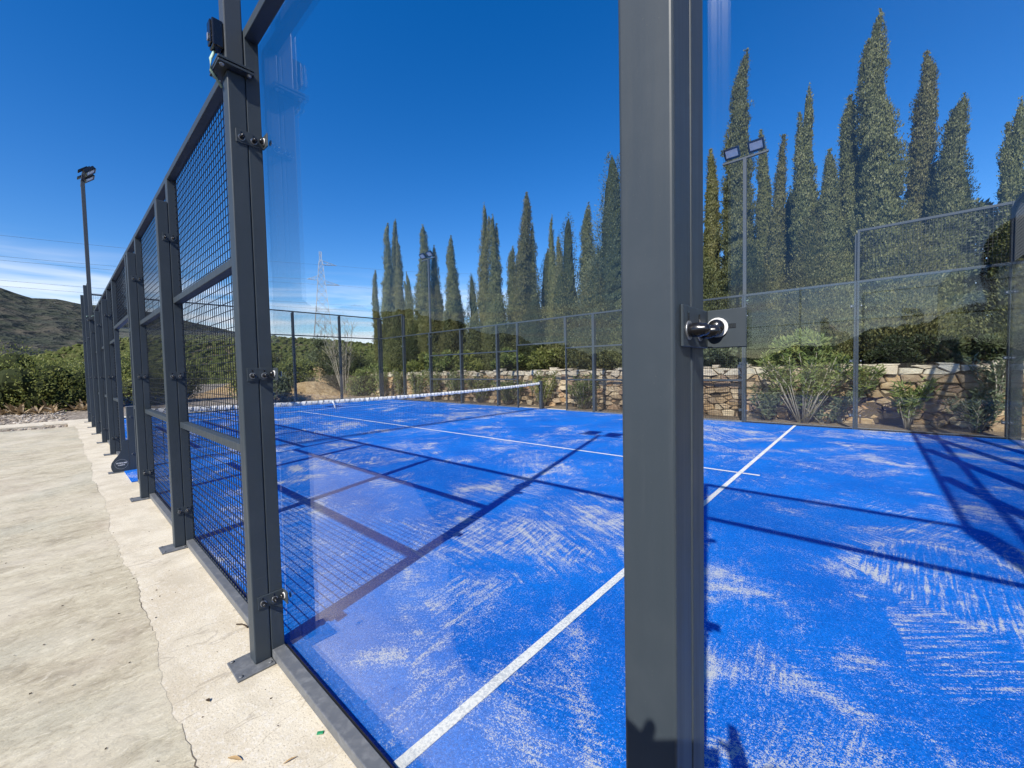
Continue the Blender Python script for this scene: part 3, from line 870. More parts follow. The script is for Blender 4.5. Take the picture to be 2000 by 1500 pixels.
# folded, creased band over the head cord
V = []; F = []; nb = 420; prof = 9
for i in range(nb + 1):
    y = 0.10 + 9.8 * i / nb; h = net_height(y)
    for j in range(prof):
        a = PI * 1.0 * j / (prof - 1)
        drop = 0.058
        xx = 0.022 * math.cos(a); zz = 0.012 * math.sin(a)
        if j == 0: xx, zz = 0.028, -drop
        if j == prof - 1: xx, zz = -0.028, -drop
        if j == 1: xx, zz = 0.031, -drop * .5
        if j == prof - 2: xx, zz = -0.031, -drop * .5
        ph = y * 42 + j * 0.9 * (1 if j < prof / 2 else -1) + 2.5 * math.sin(y * 3.1)
        wv = 0.011 * math.sin(ph) + 0.006 * math.sin(y * 91 + j)
        V.append((xx * (1 + 22 * abs(wv) * 0.6) + wv * (1 if xx > 0 else -1) * 0.8, y - 5, h + zz + 0.006 * math.sin(ph * 0.5 + 1)))
for i in range(nb):
    for j in range(prof - 1):
        F.append((i * prof + j, i * prof + j + 1, (i + 1) * prof + j + 1, (i + 1) * prof + j))
band = mesh_obj('top_band', fast_mesh('top_band', V, F, True), CLOTH.m, net)
# lacing: slanted cord turns over the band
mb = MB()
for i in range(88):
    y = 0.15 + 9.7 * i / 88 - 5; h = net_height(y + 5)
    mb.tube([(0.042, y, h - 0.055), (0.040, y + 0.02, h - 0.01), (0.010, y + 0.045, h + 0.022), (-0.03, y + 0.065, h + 0.004), (-0.042, y + 0.08, h - 0.05)], 0.0045, 4, False)
LACE = Mat('dark_lacing', (0.05, 0.06, 0.08), 0.7, 0.2).m
o = mb.build('lacing', LACE, net); o['kind'] = 'stuff'
# centre strap and its loose end
mb = MB()
mb.tube([(0.035, -1.99, 0.80), (0.05, -1.97, 0.75), (0.045, -1.95, 0.68), (0.05, -1.92, 0.63)], [0.02, 0.014, 0.017, 0.006], 6)
mb.build('loose_band_end', CLOTH.m, net, smooth=True)
mb = MB().box(-0.012, 0.012, -4.93, -4.90, 0.80, 0.90).box(-0.012, 0.012, 4.90, 4.93, 0.80, 0.90)
mb.build('cord_end', DARK, net)

def net_post(loc, rz, label):
    t = thing('net_post', label, 'net post', loc, rz, 'net posts')
    bbox('post_tube', STEEL, t, -0.045, 0.045, -0.045, 0.045, 0.012, 0.95, 0.004)
    bbox('cap', PLATE, t, -0.047, 0.047, -0.047, 0.047, 0.9503, 0.958, 0.002, 1)
    bbox('base_plate', PLATE, t, -0.07, 0.07, -0.27, 0.07, 0.001, 0.0115, 0.0015, 1)
    # curved gusset plate towards the outside, with a round emblem
    prof = [(0.0, 0.013), (-0.17, 0.013), (-0.188, 0.05), (-0.195, 0.10), (-0.185, 0.15), (-0.155, 0.20), (-0.115, 0.25), (-0.085, 0.30), (-0.072, 0.36), (-0.066, 0.42), (-0.050, 0.46), (0.0, 0.47)]
    mb = MB(); n = len(prof)
    mb.v = [(0.046 + 0.0, a - 0.046, b) for a, b in prof] + [(0.038, a - 0.046, b) for a, b in prof]
    mb.f = [tuple(range(n)), tuple(reversed(range(n, 2 * n)))] + [(i, n + i, n + (i + 1) % n, (i + 1) % n) for i in range(n)]
    g = mb.build('gusset_plate', STEEL, t)
    # emblem: ring with two short lines of (illegible) white lettering
    mb = MB(); cy, cz = -0.130, 0.120; x1 = 0.0468
    N = 28
    for k in range(N):
        a0, a1 = 2 * PI * k / N, 2 * PI * (k + 1) / N
        q = [(x1, cy + rr_ * math.cos(a), cz + rr_ * math.sin(a)) for a, rr_ in ((a0, 0.072), (a1, 0.072), (a1, 0.067), (a0, 0.067))]
        mb.add(q, [(0, 1, 2, 3)])
    ring_o = mb.build('emblem_ring', Mat('emblem_grey', (0.22, 0.23, 0.24), 0.6, 0.3).m if 'emblem_grey' not in bpy.data.materials else bpy.data.materials['emblem_grey'], g)
    mb = MB()
    rg = random.Random(3)
    for row, (zc, hh, half) in enumerate(((cz + 0.016, 0.019, 0.052), (cz - 0.014, 0.015, 0.036))):
        yy = cy - half
        while yy < cy + half:
            w = rg.uniform(0.006, 0.010)
            mb.box(x1, x1 + 0.0004, yy, yy + w * 0.45, zc - hh / 2, zc + hh / 2)
            mb.box(x1, x1 + 0.0004, yy + w * 0.45 + 0.0004, yy + w, zc + rg.choice((-0.3, 0.2)) * hh, zc + rg.choice((0.35, 0.5)) * hh)
            yy += w + 0.003
    mb.build('emblem_lettering', WHITE, g)
    for z in (0.25, 0.80):
        bolt(t, (0.0455, 0.0, z))
    # winder on the court side
    bbox('winder', BLACK, t, -0.02, 0.02, 0.0455, 0.075, 0.62, 0.72, 0.004)
    return t
net_post((-10.0, 0.005, 0), 0, 'short net post in the near gateway with curved gusset plate and round emblem')
net_post((-10.0, 9.995, 0), PI, 'short net post in the far gateway by the stone wall')

# ------------------------------------------------------------------ stone wall
rg = random.Random(11)
wall = thing('stone_wall', 'dry stone retaining wall of ochre and cream rubble behind the court', 'wall', (-10.0, 11.3, 0.0))
MB().box(-14.0, 14.5, 0.02, 0.315, -0.085, 1.22).build('core', CORE, wall)
# rubble: cells round jittered seeds laid in rough courses
seeds = []
z = -0.02; row = 0
while z < 1.33:
    h = rg.uniform(0.11, 0.20) if z < 1.05 else 0.17
    x = 4.4 + rg.uniform(0, 0.3)
    while x > -13.6 - 10.0:
        w = rg.choice((rg.uniform(0.13, 0.24), rg.uniform(0.24, 0.50)))
        seeds.append((x - w / 2, z + h / 2 + rg.uniform(-0.045, 0.045), w))
        if w > 0.3 and rg.random() < 0.22: seeds.append((x - w * rg.uniform(.3, .7), z + h * 0.15, w * 0.5))
        x -= w
    z += h; row += 1
AN = 2.15                                     # stones lie flat
sd = np.array([(a, b * AN) for a, b, w in seeds])
def clip(poly, nx, nz, c):
    out = []
    for k in range(len(poly)):
        p, q_ = poly[k], poly[(k + 1) % len(poly)]
        dp = p[0] * nx + p[1] * nz - c; dq = q_[0] * nx + q_[1] * nz - c
        if dp <= 0: out.append(p)
        if dp * dq < 0:
            f = dp / (dp - dq); out.append((p[0] + (q_[0] - p[0]) * f, p[1] + (q_[1] - p[1]) * f))
    return out
cells = []
for i, (a, b) in enumerate(sd):
    d2 = ((sd - (a, b)) ** 2).sum(1); nb = np.argsort(d2)[1:15]
    poly = [(a - .6, b - .6), (a + .6, b - .6), (a + .6, b + .6), (a - .6, b + .6)]
    for k in nb:
        nx, nz = sd[k] - (a, b); mx_, mz_ = (sd[k] + (a, b)) / 2
        poly = clip(poly, nx, nz, nx * mx_ + nz * mz_)
        if len(poly) < 3: break
    poly = [(px, pz / AN) for px, pz in poly]
    zt = 1.30 + 0.03 * math.sin(a * 2.3) + 0.035 * math.sin(a * 7.1) + 0.03 * math.sin(a * 17.3)
    poly = clip(clip(poly, 0, 1, zt), 0, -1, 0.08)
    # merge corners that nearly coincide
    q_ = []
    for p in poly:
        if not q_ or math.hypot(p[0] - q_[-1][0], p[1] - q_[-1][1]) > 0.025: q_.append(p)
    if len(q_) > 2 and math.hypot(q_[0][0] - q_[-1][0], q_[0][1] - q_[-1][1]) < 0.025: q_.pop()
    if len(q_) < 3: continue
    ar = abs(sum(q_[k][0] * q_[(k + 1) % len(q_)][1] - q_[(k + 1) % len(q_)][0] * q_[k][1] for k in range(len(q_)))) / 2
    if ar < 0.004: continue
    cells.append((q_, ar, b / AN > 1.12))
def seen(c):
    cx = c[0][0][0]
    return (0 if cx > 0.75 else 1) * c[1] / ((cx - CAM.x) ** 2 + 12 ** 2)
cells.sort(key=seen, reverse=True)
def stone_geometry(poly):
    n = len(poly); cx = sum(p[0] for p in poly) / n; cz = sum(p[1] for p in poly) / n
    proud = rg.uniform(-0.055, 0.070); tx, tz = rg.uniform(-.12, .12), rg.uniform(-.15, .10)
    V = []
    for inset, dep, jit in ((0.008, 0.10, 0.0), (0.009, -0.080, 0.008), (0.017, -0.108, 0.010), (0.040, -0.122, 0.016)):
        for px, pz in poly:
            dx, dz = cx - px, cz - pz; L = math.hypot(dx, dz) + 1e-6; f = min(inset, L * 0.6) / L
            xx, zz = px + dx * f, pz + dz * f
            y = dep - (proud if dep < 0 else 0) + ((xx - cx) * tx + (zz - cz) * tz if dep < 0 else 0)
            V.append((xx - cx + rg.uniform(-jit, jit), y + rg.uniform(-jit, jit), zz - cz + rg.uniform(-jit, jit)))
    V.append((rg.uniform(-.04, .04), -0.118 - proud + rg.uniform(-.012, .012), rg.uniform(-.02, .02)))
    F = []
    for r_i in range(3):
        for k in range(n):
            F.append((r_i * n + k, r_i * n + (k + 1) % n, (r_i + 1) * n + (k + 1) % n, (r_i + 1) * n + k))
    for k in range(n): F.append((3 * n + k, 3 * n + (k + 1) % n, 4 * n))
    return cx, cz, V, F
rest = {False: MB(), True: MB()}
for i, (poly, ar, cap) in enumerate(cells):
    cx, cz, V, F = stone_geometry(poly)
    if i < 300:
        me = bpy.data.meshes.new('stone'); me.from_pydata(V, [], F); me.update()
        mesh_obj('stone', me, CAPST if cap else STONE, wall, (cx + 10.0, 0.10, cz))
    else:
        rest[cap].add([(a + cx + 10.0, b + 0.10, c + cz) for a, b, c in V], F)
for cap in (False, True):
    o = rest[cap].build('stone_mass', CAPST_I if cap else STONE_I, wall); o['kind'] = 'stuff'

# ------------------------------------------------------------------ plants
def leaf_quads(P, D, L, W, rgn, hint=None):
    """diamond leaves: base P, direction D, length L, half width W"""
    n = len(P)
    a = rgn.normal(size=(n, 3))
    if hint is not None: a = hint + a * 0.42
    Sd = np.cross(D, a); Sd /= np.linalg.norm(Sd, axis=1, keepdims=True) + 1e-9
    Nn = np.cross(D, Sd)
    L = L[:, None]; W = W[:, None]
    V = np.stack([P, P + D * L * 0.42 + Sd * W + Nn * W * 0.25, P + D * L, P + D * L * 0.42 - Sd * W + Nn * W * 0.25], 1).reshape(-1, 3)
    F = np.arange(4 * n).reshape(n, 4)
    return V, F

def angular_noise(rgn, k=14, kz=1.6):
    a = rgn.integers(1, 7, k); b = rgn.uniform(-kz, kz, k) * 2.2; c = rgn.uniform(0, 6.28, k); w = 1 / np.sqrt(a)
    return lambda th, z: sum(w[i] * np.sin(a[i] * th + b[i] * z + c[i]) for i in range(k)) / np.sqrt((w ** 2).sum())

def cypress_mesh(H, R, seed, n, base=0.25, loose=0.0, leafl=(0.038, 0.095)):
    q = np.random.default_rng(seed)
    an = angular_noise(q); an2 = angular_noise(q, 16, 5.0)
    lx, ly = q.uniform(-0.035, 0.035, 2) * H
    wig = q.uniform(0, 6.28, 4)
    def axis(z):
        t = z / H
        return np.stack([lx * t ** 2 + 0.05 * np.sin(z * 0.9 + wig[0]) + 0.13 * np.sin(wig[2]) * np.clip((t - 0.86) / 0.14, 0, 1) ** 2, ly * t ** 2 + 0.035 * np.sin(z * 1.1 + wig[1])], -1)
    pexp = q.uniform(0.40, 0.60)
    shoulder = q.uniform(0.62, 0.9)
    def rad(t):
        body = np.clip(1 - t, 0, 1) ** pexp
        foot = np.clip((t + 0.03) / 0.14, 0, 1) ** 0.5
        return R * (0.04 + body * (0.55 + 0.45 * foot))
    # leaves: density follows the girth
    tz = np.linspace(0, 1, 400); pdf = rad(tz) + 0.06 * R; cdf = np.cumsum(pdf); cdf /= cdf[-1]
    nt = int(70 + 95 * H * R * 2.0)
    tt_ = np.interp(q.uniform(0, 1, nt), cdf, tz); tth = q.uniform(0, 2 * PI, nt); tr = q.uniform(0.80, 1.26 + 0.25 * loose, nt); ts = q.uniform(0.05, 0.12, nt)
    stray = q.uniform(0, 1, nt) < 0.13; tr = np.where(stray, q.uniform(1.2, 1.62, nt), tr); ts = np.where(stray, ts * 0.75, ts)
    tw = q.uniform(0, 1) < 0.35; twa = q.uniform(0, 2 * PI); twd = R * q.uniform(0.35, 0.65); tws = q.uniform(0.45, 0.62); twf = q.uniform(0.78, 0.93)
    pick = q.integers(0, nt, n); free = q.uniform(0, 1, n) < 0.26
    t_f = np.interp(q.uniform(0, 1, n), cdf, tz)
    zt = base + tt_[pick] * (H - base) + q.normal(0, 1, n) * ts[pick] * 1.9
    z = np.where(free, base + t_f * (H - base), zt); z = np.clip(z, base - 0.1, H + 0.12)
    t = np.clip((z - base) / (H - base), 0, 1)
    rr0 = rad(t)
    th = np.where(free, q.uniform(0, 2 * PI, n), tth[pick] + q.normal(0, 1, n) * ts[pick] / np.maximum(rr0, 0.10))
    nz = an(th, z * 1.3) * 0.24 + an2(th * 1.0, z * 2.2) * 0.15
    rf = rr0 * (1 + nz * (1 + loose)) * (1 - 0.42 * q.uniform(0, 1, n) ** 2.0)
    rt = rr0 * tr[pick] * (1 + 0.8 * nz) + q.normal(0, 0.5, n) * ts[pick] * 0.7
    r = np.where(free, rf, rt)
    out = np.stack([np.cos(th), np.sin(th), np.zeros(n)], 1)
    ax = axis(z)
    if tw:      # a second, shorter leader
        sec = (pick % 2 == 0) & (t > tws); k_ = np.clip((t - tws) / (1 - tws), 0, 1)
        offx = np.where(sec, twd * k_ ** 0.6, -0.35 * twd * k_); r = np.where(t > tws, r * (1 - 0.25 * k_), r)
        ax = ax + offx[:, None] * np.array([math.cos(twa), math.sin(twa)]); z = np.where(sec, base + (H - base) * (tws + (t - tws) * twf), z)
    P = np.stack([ax[:, 0] + r * out[:, 0], ax[:, 1] + r * out[:, 1], z], 1)
    D = out * (0.35 + 0.5 * loose + q.normal(0, 0.22, (n, 1))) + np.array([0, 0, 1.0]) + q.normal(0, 0.28, (n, 3))
    D /= np.linalg.norm(D, axis=1, keepdims=True)
    L = q.uniform(leafl[0], leafl[1], n) * (0.75 + 0.4 * (1 - t)); W = L * q.uniform(0.15, 0.27, n)
    P = P - D * L[:, None] * 0.4
    V, F = leaf_quads(P, D, L, W, q, out + np.array([0, 0, 0.25]))
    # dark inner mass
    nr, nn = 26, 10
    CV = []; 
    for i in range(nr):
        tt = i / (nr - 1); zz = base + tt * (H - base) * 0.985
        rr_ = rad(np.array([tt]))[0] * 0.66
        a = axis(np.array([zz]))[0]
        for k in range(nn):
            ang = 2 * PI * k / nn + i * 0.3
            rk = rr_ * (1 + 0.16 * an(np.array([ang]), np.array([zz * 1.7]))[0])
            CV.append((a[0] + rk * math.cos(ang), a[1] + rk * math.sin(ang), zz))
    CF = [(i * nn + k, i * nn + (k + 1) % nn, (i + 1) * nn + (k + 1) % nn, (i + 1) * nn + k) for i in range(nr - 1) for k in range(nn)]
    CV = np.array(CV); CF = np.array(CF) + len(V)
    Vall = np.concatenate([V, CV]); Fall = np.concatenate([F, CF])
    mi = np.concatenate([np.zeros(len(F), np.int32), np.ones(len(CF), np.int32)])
    return fast_mesh('crown', Vall, Fall, False, mi), axis

def cypress(x, y, H, R, seed, label, z0=1.17, n=None, m=None, group='cypresses behind the stone wall', loose=0.0, name='cypress_tree'):
    t = thing(name, label, 'tree', (x, y, z0), random.uniform(0, 6.28), group)
    n = int(2.0 * (n or int(2600 + 1500 * H * R * 3.2)))
    me, axis = cypress_mesh(H, R, seed, n, 0.22, loose)
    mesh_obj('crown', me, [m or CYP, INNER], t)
    pts = [(*axis(np.array([zz]))[0], zz) for zz in np.linspace(-0.05, H * 0.85, 9)]
    MB().tube(pts, [0.095 * (1 - 0.10 * i) * (0.6 + R) for i in range(9)], 7).build('trunk', BARK, t, smooth=True)
    return t

right = [(-5.75, 13.8, 7.06, .30), (-4.94, 13.2, 9.36, .41), (-4.33, 14.2, 7.48, .25), (-3.94, 13.4, 6.51, .19), (-3.16, 13.3, 7.54, .30), (-2.59, 13.0, 5.63, .29), (-2.38, 14.4, 6.97, .23), (-2.14, 13.6, 7.06, .30), (-1.51, 13.2, 8.66, .42), (-0.92, 13.8, 7.74, .29), (-0.53, 13.3, 6.09, .30), (0.57, 13.4, 5.81, .24)]
left = [(-25.86, 13.4, 6.63, .23), (-24.59, 13.3, 9.34, .32), (-25.32, 14.2, 9.98, .30), (-23.47, 13.5, 8.28, .31), (-21.66, 13.0, 5.79, .26), (-20.57, 13.2, 8.28, .48), (-20.48, 14.0, 7.3, .32), (-18.34, 13.3, 7.09, .35), (-18.5, 13.9, 5.73, .33), (-15.98, 13.4, 8.06, .30), (-15.06, 13.1, 7.26, .33), (-14.57, 14.0, 5.88, .29), (-13.61, 13.4, 8.0, .34), (-13.42, 13.9, 6.65, .32), (-12.74, 14.6, 7.29, .19), (-11.49, 13.4, 5.53, .28), (-10.35, 13.8, 6.72, .39)]
ordl = ['first', 'second', 'third', 'fourth', 'fifth', 'sixth', 'seventh', 'eighth', 'ninth', 'tenth', 'eleventh', 'twelfth', 'thirteenth', 'fourteenth', 'fifteenth', 'sixteenth', 'seventeenth', 'eighteenth', 'nineteenth', 'twentieth', 'twenty-first', 'twenty-second', 'twenty-third', 'twenty-fourth', 'twenty-fifth', 'twenty-sixth', 'twenty-seventh', 'twenty-eighth', 'twenty-ninth', 'thirtieth', 'thirty-first', 'thirty-second', 'thirty-third']
def az_of(q): return math.atan2(q[1] - CAM.y, -(q[0] - CAM.x))
for grp, where in ((right, 'right of the closest post'), (left, 'left of the closest post')):
    order = sorted(grp, key=az_of)
    hmax = sorted(grp, key=lambda q: -q[2] / math.hypot(q[0] - CAM.x, q[1] - CAM.y))
    for i, q in enumerate(order):
        if q is hmax[0]: lab = 'tallest looking cypress spire %s' % where
        else: lab = '%s%s cypress spire from the left among those %s' % ('slender ' if q[3] < 0.27 else '', ordl[i], where)
        x, y, H, R = q
        near_ = x > -8
        cypress(x, y, H, R * (0.98 if near_ else 1.05), int(1000 + 37 * i + abs(x) * 100), lab, n=int((7000 if near_ else 4500) + (12500 if near_ else 7000) * H * R * 1.1), m=CYP if (i * 7) % 3 else CYP_W)
# cypresses standing behind the closest post
for i, (x, y, H, R) in enumerate([(-8.2, 13.6, 7.6, .36), (-7.3, 13.3, 8.6, .36), (-6.5, 13.7, 7.2, .32)]):
    cypress(x, y, H, R * 1.2, 5000 + i, '%s of three cypresses hidden behind the closest steel post' % ['leftmost', 'middle', 'rightmost'][i], n=7000)
# loose conifers
cypress(-10.74, 13.0, 6.13, .50, 6001, 'thin loose conifer with its pale trunk showing, left of the bushy conifer', m=CONIF, loose=1.4, n=4200, name='conifer_tree', group='loose conifers')
cypress(-9.17, 13.3, 8.1, 1.05, 6002, 'broad grey green conifer half hidden by the closest post', m=CONIF, loose=1.2, n=17000, name='conifer_tree', group='loose conifers')
BUSHY = [(0.09, 14.2, (0.85, 0.7, 4.6), 'broad bushy evergreen low at the right between the last cypresses'), (1.35, 13.9, (0.9, 0.7, 4.7), 'broad bushy evergreen at the right edge above the back wall'), (-2.6, 15.6, (1.1, 0.7, 4.9), 'broad bushy evergreen filling the gap behind the tallest cypress')]
# low dense cypresses that close the row
rgp = random.Random(5)
xs_ = [1.5 - 0.84 * i for i in range(33)]
for i, x in enumerate(xs_):
    H = rgp.uniform(4.2, 5.4) if x > -6.5 else rgp.uniform(3.4, 5.3)
    back = i % 2 == 0
    cypress(x + rgp.uniform(-.3, .3), (14.9 if back else 12.8) + rgp.uniform(-.1, .3), H * (1.15 if back else 0.82), rgp.uniform(0.52, 0.74), 7000 + i, '%s low dense cypress from the right at the feet of the tall ones' % ordl[i], n=9000 if x > -9 else 5200, group='low cypresses behind the stone wall', m=(CYP_W, CYP, HEDGE, CYP_W, CYP)[i % 5], name='low_cypress', loose=0.5)

def bush_mesh(lobes, n, seed, leafl, leafw, up=0.4, core=True):
    q = np.random.default_rng(seed)
    vol = np.array([l[3] * l[3] for l in lobes]); cnt = (n * vol / vol.sum()).astype(int)
    Ps = []; Ds = []; Hs = []
    for l, c in zip(lobes, cnt):
        d = q.normal(size=(c, 3)); d /= np.linalg.norm(d, axis=1, keepdims=True)
        rr_ = l[3] * (1 - 0.5 * q.uniform(0, 1, c) ** 2.0) * (1 + 0.22 * np.sin(d[:, 0] * 7 + l[0] * 5) * np.sin(d[:, 1] * 6 + d[:, 2] * 5 + l[1]))
        P = np.array(l[:3]) + d * rr_[:, None] * np.array([1, 1, l[4] if len(l) > 4 else 0.85])
        Hs.append(d + np.array([0, 0, 0.3])); Ps.append(P); Ds.append(d * 0.6 + q.normal(0, 0.55, (c, 3)) + np.array([0, 0, up]))
    P = np.concatenate(Ps); D = np.concatenate(Ds); D /= np.linalg.norm(D, axis=1, keepdims=True)
    keep = P[:, 2] > 0.02; P = P[keep]; D = D[keep]; k = len(P)
    L = q.uniform(*leafl, k); W = L * q.uniform(*leafw, k)
    V, F = leaf_quads(P, D, L, W, q, np.concatenate(Hs)[keep])
    mi = np.zeros(len(F), np.int32)
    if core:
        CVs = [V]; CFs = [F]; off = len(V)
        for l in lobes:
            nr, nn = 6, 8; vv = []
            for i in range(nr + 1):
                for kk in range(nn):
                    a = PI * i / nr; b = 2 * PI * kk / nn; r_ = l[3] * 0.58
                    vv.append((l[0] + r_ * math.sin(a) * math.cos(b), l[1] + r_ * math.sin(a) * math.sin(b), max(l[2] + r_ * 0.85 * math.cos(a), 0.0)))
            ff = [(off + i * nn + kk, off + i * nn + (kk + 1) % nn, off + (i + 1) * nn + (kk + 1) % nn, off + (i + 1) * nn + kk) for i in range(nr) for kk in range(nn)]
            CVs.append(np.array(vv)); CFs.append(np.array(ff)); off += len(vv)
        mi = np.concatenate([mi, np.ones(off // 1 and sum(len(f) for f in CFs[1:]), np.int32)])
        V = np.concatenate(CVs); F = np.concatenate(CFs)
    return fast_mesh('foliage', V, F, False, mi)

def bush(name, loc, size, label, m, seed, n=3000, nl=9, leafl=(0.06, 0.12), leafw=(0.16, 0.28), cat='shrub', group=None, core=True, stems=5, stem_m=None, up=0.4):
    rx, ry, rz_ = size
    r_ = random.Random(seed)
    t = thing(name, label, cat, loc, r_.uniform(0, 0.3), group)
    lobes = []
    for i in range(nl):
        a = r_.uniform(0, 2 * PI); f = math.sqrt(r_.uniform(0.0, 1.0)) * 0.72
        lr = min(rx, ry, rz_) * r_.uniform(0.34, 0.58)
        zz = r_.uniform(0.25, 0.95) * rz_ * (1 - 0.45 * f)
        lobes.append((rx * f * math.cos(a), ry * f * math.sin(a), zz, lr))
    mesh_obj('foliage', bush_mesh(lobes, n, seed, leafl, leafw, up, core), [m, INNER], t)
    for i in range(stems):
        l = lobes[i % nl]
        b = (r_.uniform(-.08, .08) * rx, r_.uniform(-.08, .08) * ry, -0.02)
        mid = (l[0] * 0.5 + r_.uniform(-.05, .05), l[1] * 0.5 + r_.uniform(-.05, .05), l[2] * 0.55)
        MB().tube([b, mid, l[:3]], [0.022, 0.015, 0.007], 6).build('stem', stem_m or BARK, t, smooth=True)
    return t

for i, (x, y, sz, lab) in enumerate(BUSHY):
    bush('evergreen_tree', (x, y, 1.17), sz, lab, CONIF, 300 + i, n=11000, nl=30, leafl=(0.06, 0.14), leafw=(0.16, 0.28), cat='tree', group='bushy evergreens', stems=4)
# dark clipped hedge on top of the wall at the right
for i, (x, w) in enumerate(((1.9, 0.75), (0.85, 0.75), (-0.15, 0.8), (-1.2, 0.8))):
    bush('hedge_shrub', (x, 12.05, 1.17), (w, 0.42, 0.82), ['dark green hedge shrub on the wall beyond the right-hand back wall', 'dark green hedge shrub on the wall at the right corner post', 'dark green hedge shrub on the wall, second from the right corner post', 'dark green hedge shrub on the wall, left end of the clipped hedge'][i], HEDGE, 80 + i, n=6000, nl=12, leafl=(0.05, 0.10), leafw=(0.18, 0.3), group='clipped hedge on the wall')

# oleanders with bare cane stems
def oleander(loc, h, spread, ncane, label, seed, m=OLEAN, leafn=60, bare=0.45, fan=0.5, group='oleanders at the foot of the wall', leafs=(0.10, 0.19)):
    r_ = random.Random(seed); q = np.random.default_rng(seed)
    t = thing('oleander', label, 'shrub', loc, 0.0, group)
    Ps = []; Ds = []
    for i in range(ncane):
        a = r_.uniform(0, 2 * PI); f = math.sqrt(r_.random()) * spread; hh = h * r_.uniform(0.62, 1.0)
        tip = Vector((f * math.cos(a), f * math.sin(a) * 0.55, hh)); b = Vector((0.10 * f * math.cos(a), 0.08 * math.sin(a), -0.02))
        mid = b.lerp(tip, 0.5) + Vector((r_.uniform(-.13, .13) * spread, r_.uniform(-.09, .09), hh * r_.uniform(0.04, 0.16)))
        mb = MB().tube([b, mid, tip], [0.013, 0.009, 0.004], 6)
        mb.build('cane', TWIG, t, smooth=True)
        for k in range(leafn):
            s = bare + (1 - bare) * r_.random() ** 0.7
            p = b.lerp(mid, s * 2) if s < 0.5 else mid.lerp(tip, s * 2 - 1)
            Ps.append(p + Vector((r_.gauss(0, .045), r_.gauss(0, .045), r_.gauss(0, .045))))
            aa = r_.uniform(0, 2 * PI); Ds.append(Vector((math.cos(aa), math.sin(aa), r_.uniform(0.1, 1.3))).normalized())
    P = np.array(Ps); D = np.array(Ds); n = len(P)
    V, F = leaf_quads(P, D, q.uniform(*leafs, n), q.uniform(0.011, 0.019, n), q)
    mesh_obj('foliage', fast_mesh('foliage', V, F, False), m, t)
    return t
oleander((-2.95, 10.78, 0), 1.65, 0.95, 38, 'large oleander with a fan of bare pale canes beside the white service line', 21, leafn=62, bare=0.36)
oleander((-2.55, 10.9, 0), 0.85, 0.75, 12, 'low grey oleander under the fan of bare canes', 22, OLEAN_D, leafn=90, bare=0.1)
oleander((-3.65, 10.85, 0), 0.75, 0.5, 10, 'low dusty shrub left of the fan of bare canes', 27, OLEAN_D, leafn=80, bare=0.1)
oleander((-1.22, 10.80, 0), 0.98, 0.42, 9, 'small oleander at the wall, left of the dark post shadow', 23, leafn=70, bare=0.3)
oleander((-0.28, 10.80, 0), 0.80, 0.45, 10, 'dark oleander at the foot of the wall beside the right corner post', 24, OLEAN_D, leafn=70, bare=0.1)
oleander((-0.02, 11.0, 0.55), 0.85, 0.40, 8, 'leafy oleander branch reaching over the wall beside the right corner post', 25, OLEAN_D, leafn=60, bare=0.2)
oleander((-1.85, 11.05, 0.75), 0.60, 0.34, 7, 'leafy oleander tuft on the wall behind the post right of the service line', 26, leafn=70, bare=0.1)
bush('oleander_thicket', (-3.2, 11.95, 1.1), (1.2, 0.5, 1.05), 'bright green oleander thicket on the wall above the service line', OLEAN, 31, n=5200, nl=13, leafl=(0.09, 0.17), leafw=(0.10, 0.16), stems=7, stem_m=TWIG, group='thickets on the wall')
bush('oleander_thicket', (-5.0, 11.95, 1.1), (0.9, 0.45, 0.9), 'green thicket on the wall behind the nearer floodlight pole', OLEAN_D, 32, n=3600, nl=10, leafl=(0.08, 0.15), leafw=(0.10, 0.18), group='thickets on the wall')
# creepers and shrubs along the wall on the left part
spots = [(-8.9, 10.9, 0.95), (-10.7, 11.0, 1.15), (-12.3, 10.9, 0.9), (-13.9, 11.0, 1.1), (-15.4, 10.9, 1.2), (-16.9, 11.0, 1.3), (-18.3, 10.9, 1.2), (-19.9, 11.0, 1.35), (-21.5, 10.9, 1.4)]
for i, (x, y, h) in enumerate(spots):
    oleander((x, y, 0), h * 1.15, 0.8, 16, '%s green shrub from the right against the wall, left of the closest post' % ordl[i], 40 + i, OLEAN if i % 2 == 0 else BUSH, leafn=75, bare=0.12, group='shrubs along the wall', leafs=(0.09, 0.18))
for i, (x, h) in enumerate(((-11.3, 1.3), (-13.2, 1.1), (-15.7, 1.2), (-17.8, 1.3), (-19.8, 1.5))):
    bush('wall_shrub', (x, 12.0, 1.15), (0.95, 0.5, h), '%s bushy shrub from the right on top of the wall, left of the closest post' % ordl[i], OLEAN if i % 2 else BUSH, 60 + i, n=2300, nl=9, leafl=(0.09, 0.17), leafw=(0.14, 0.24), group='shrubs on top of the wall')

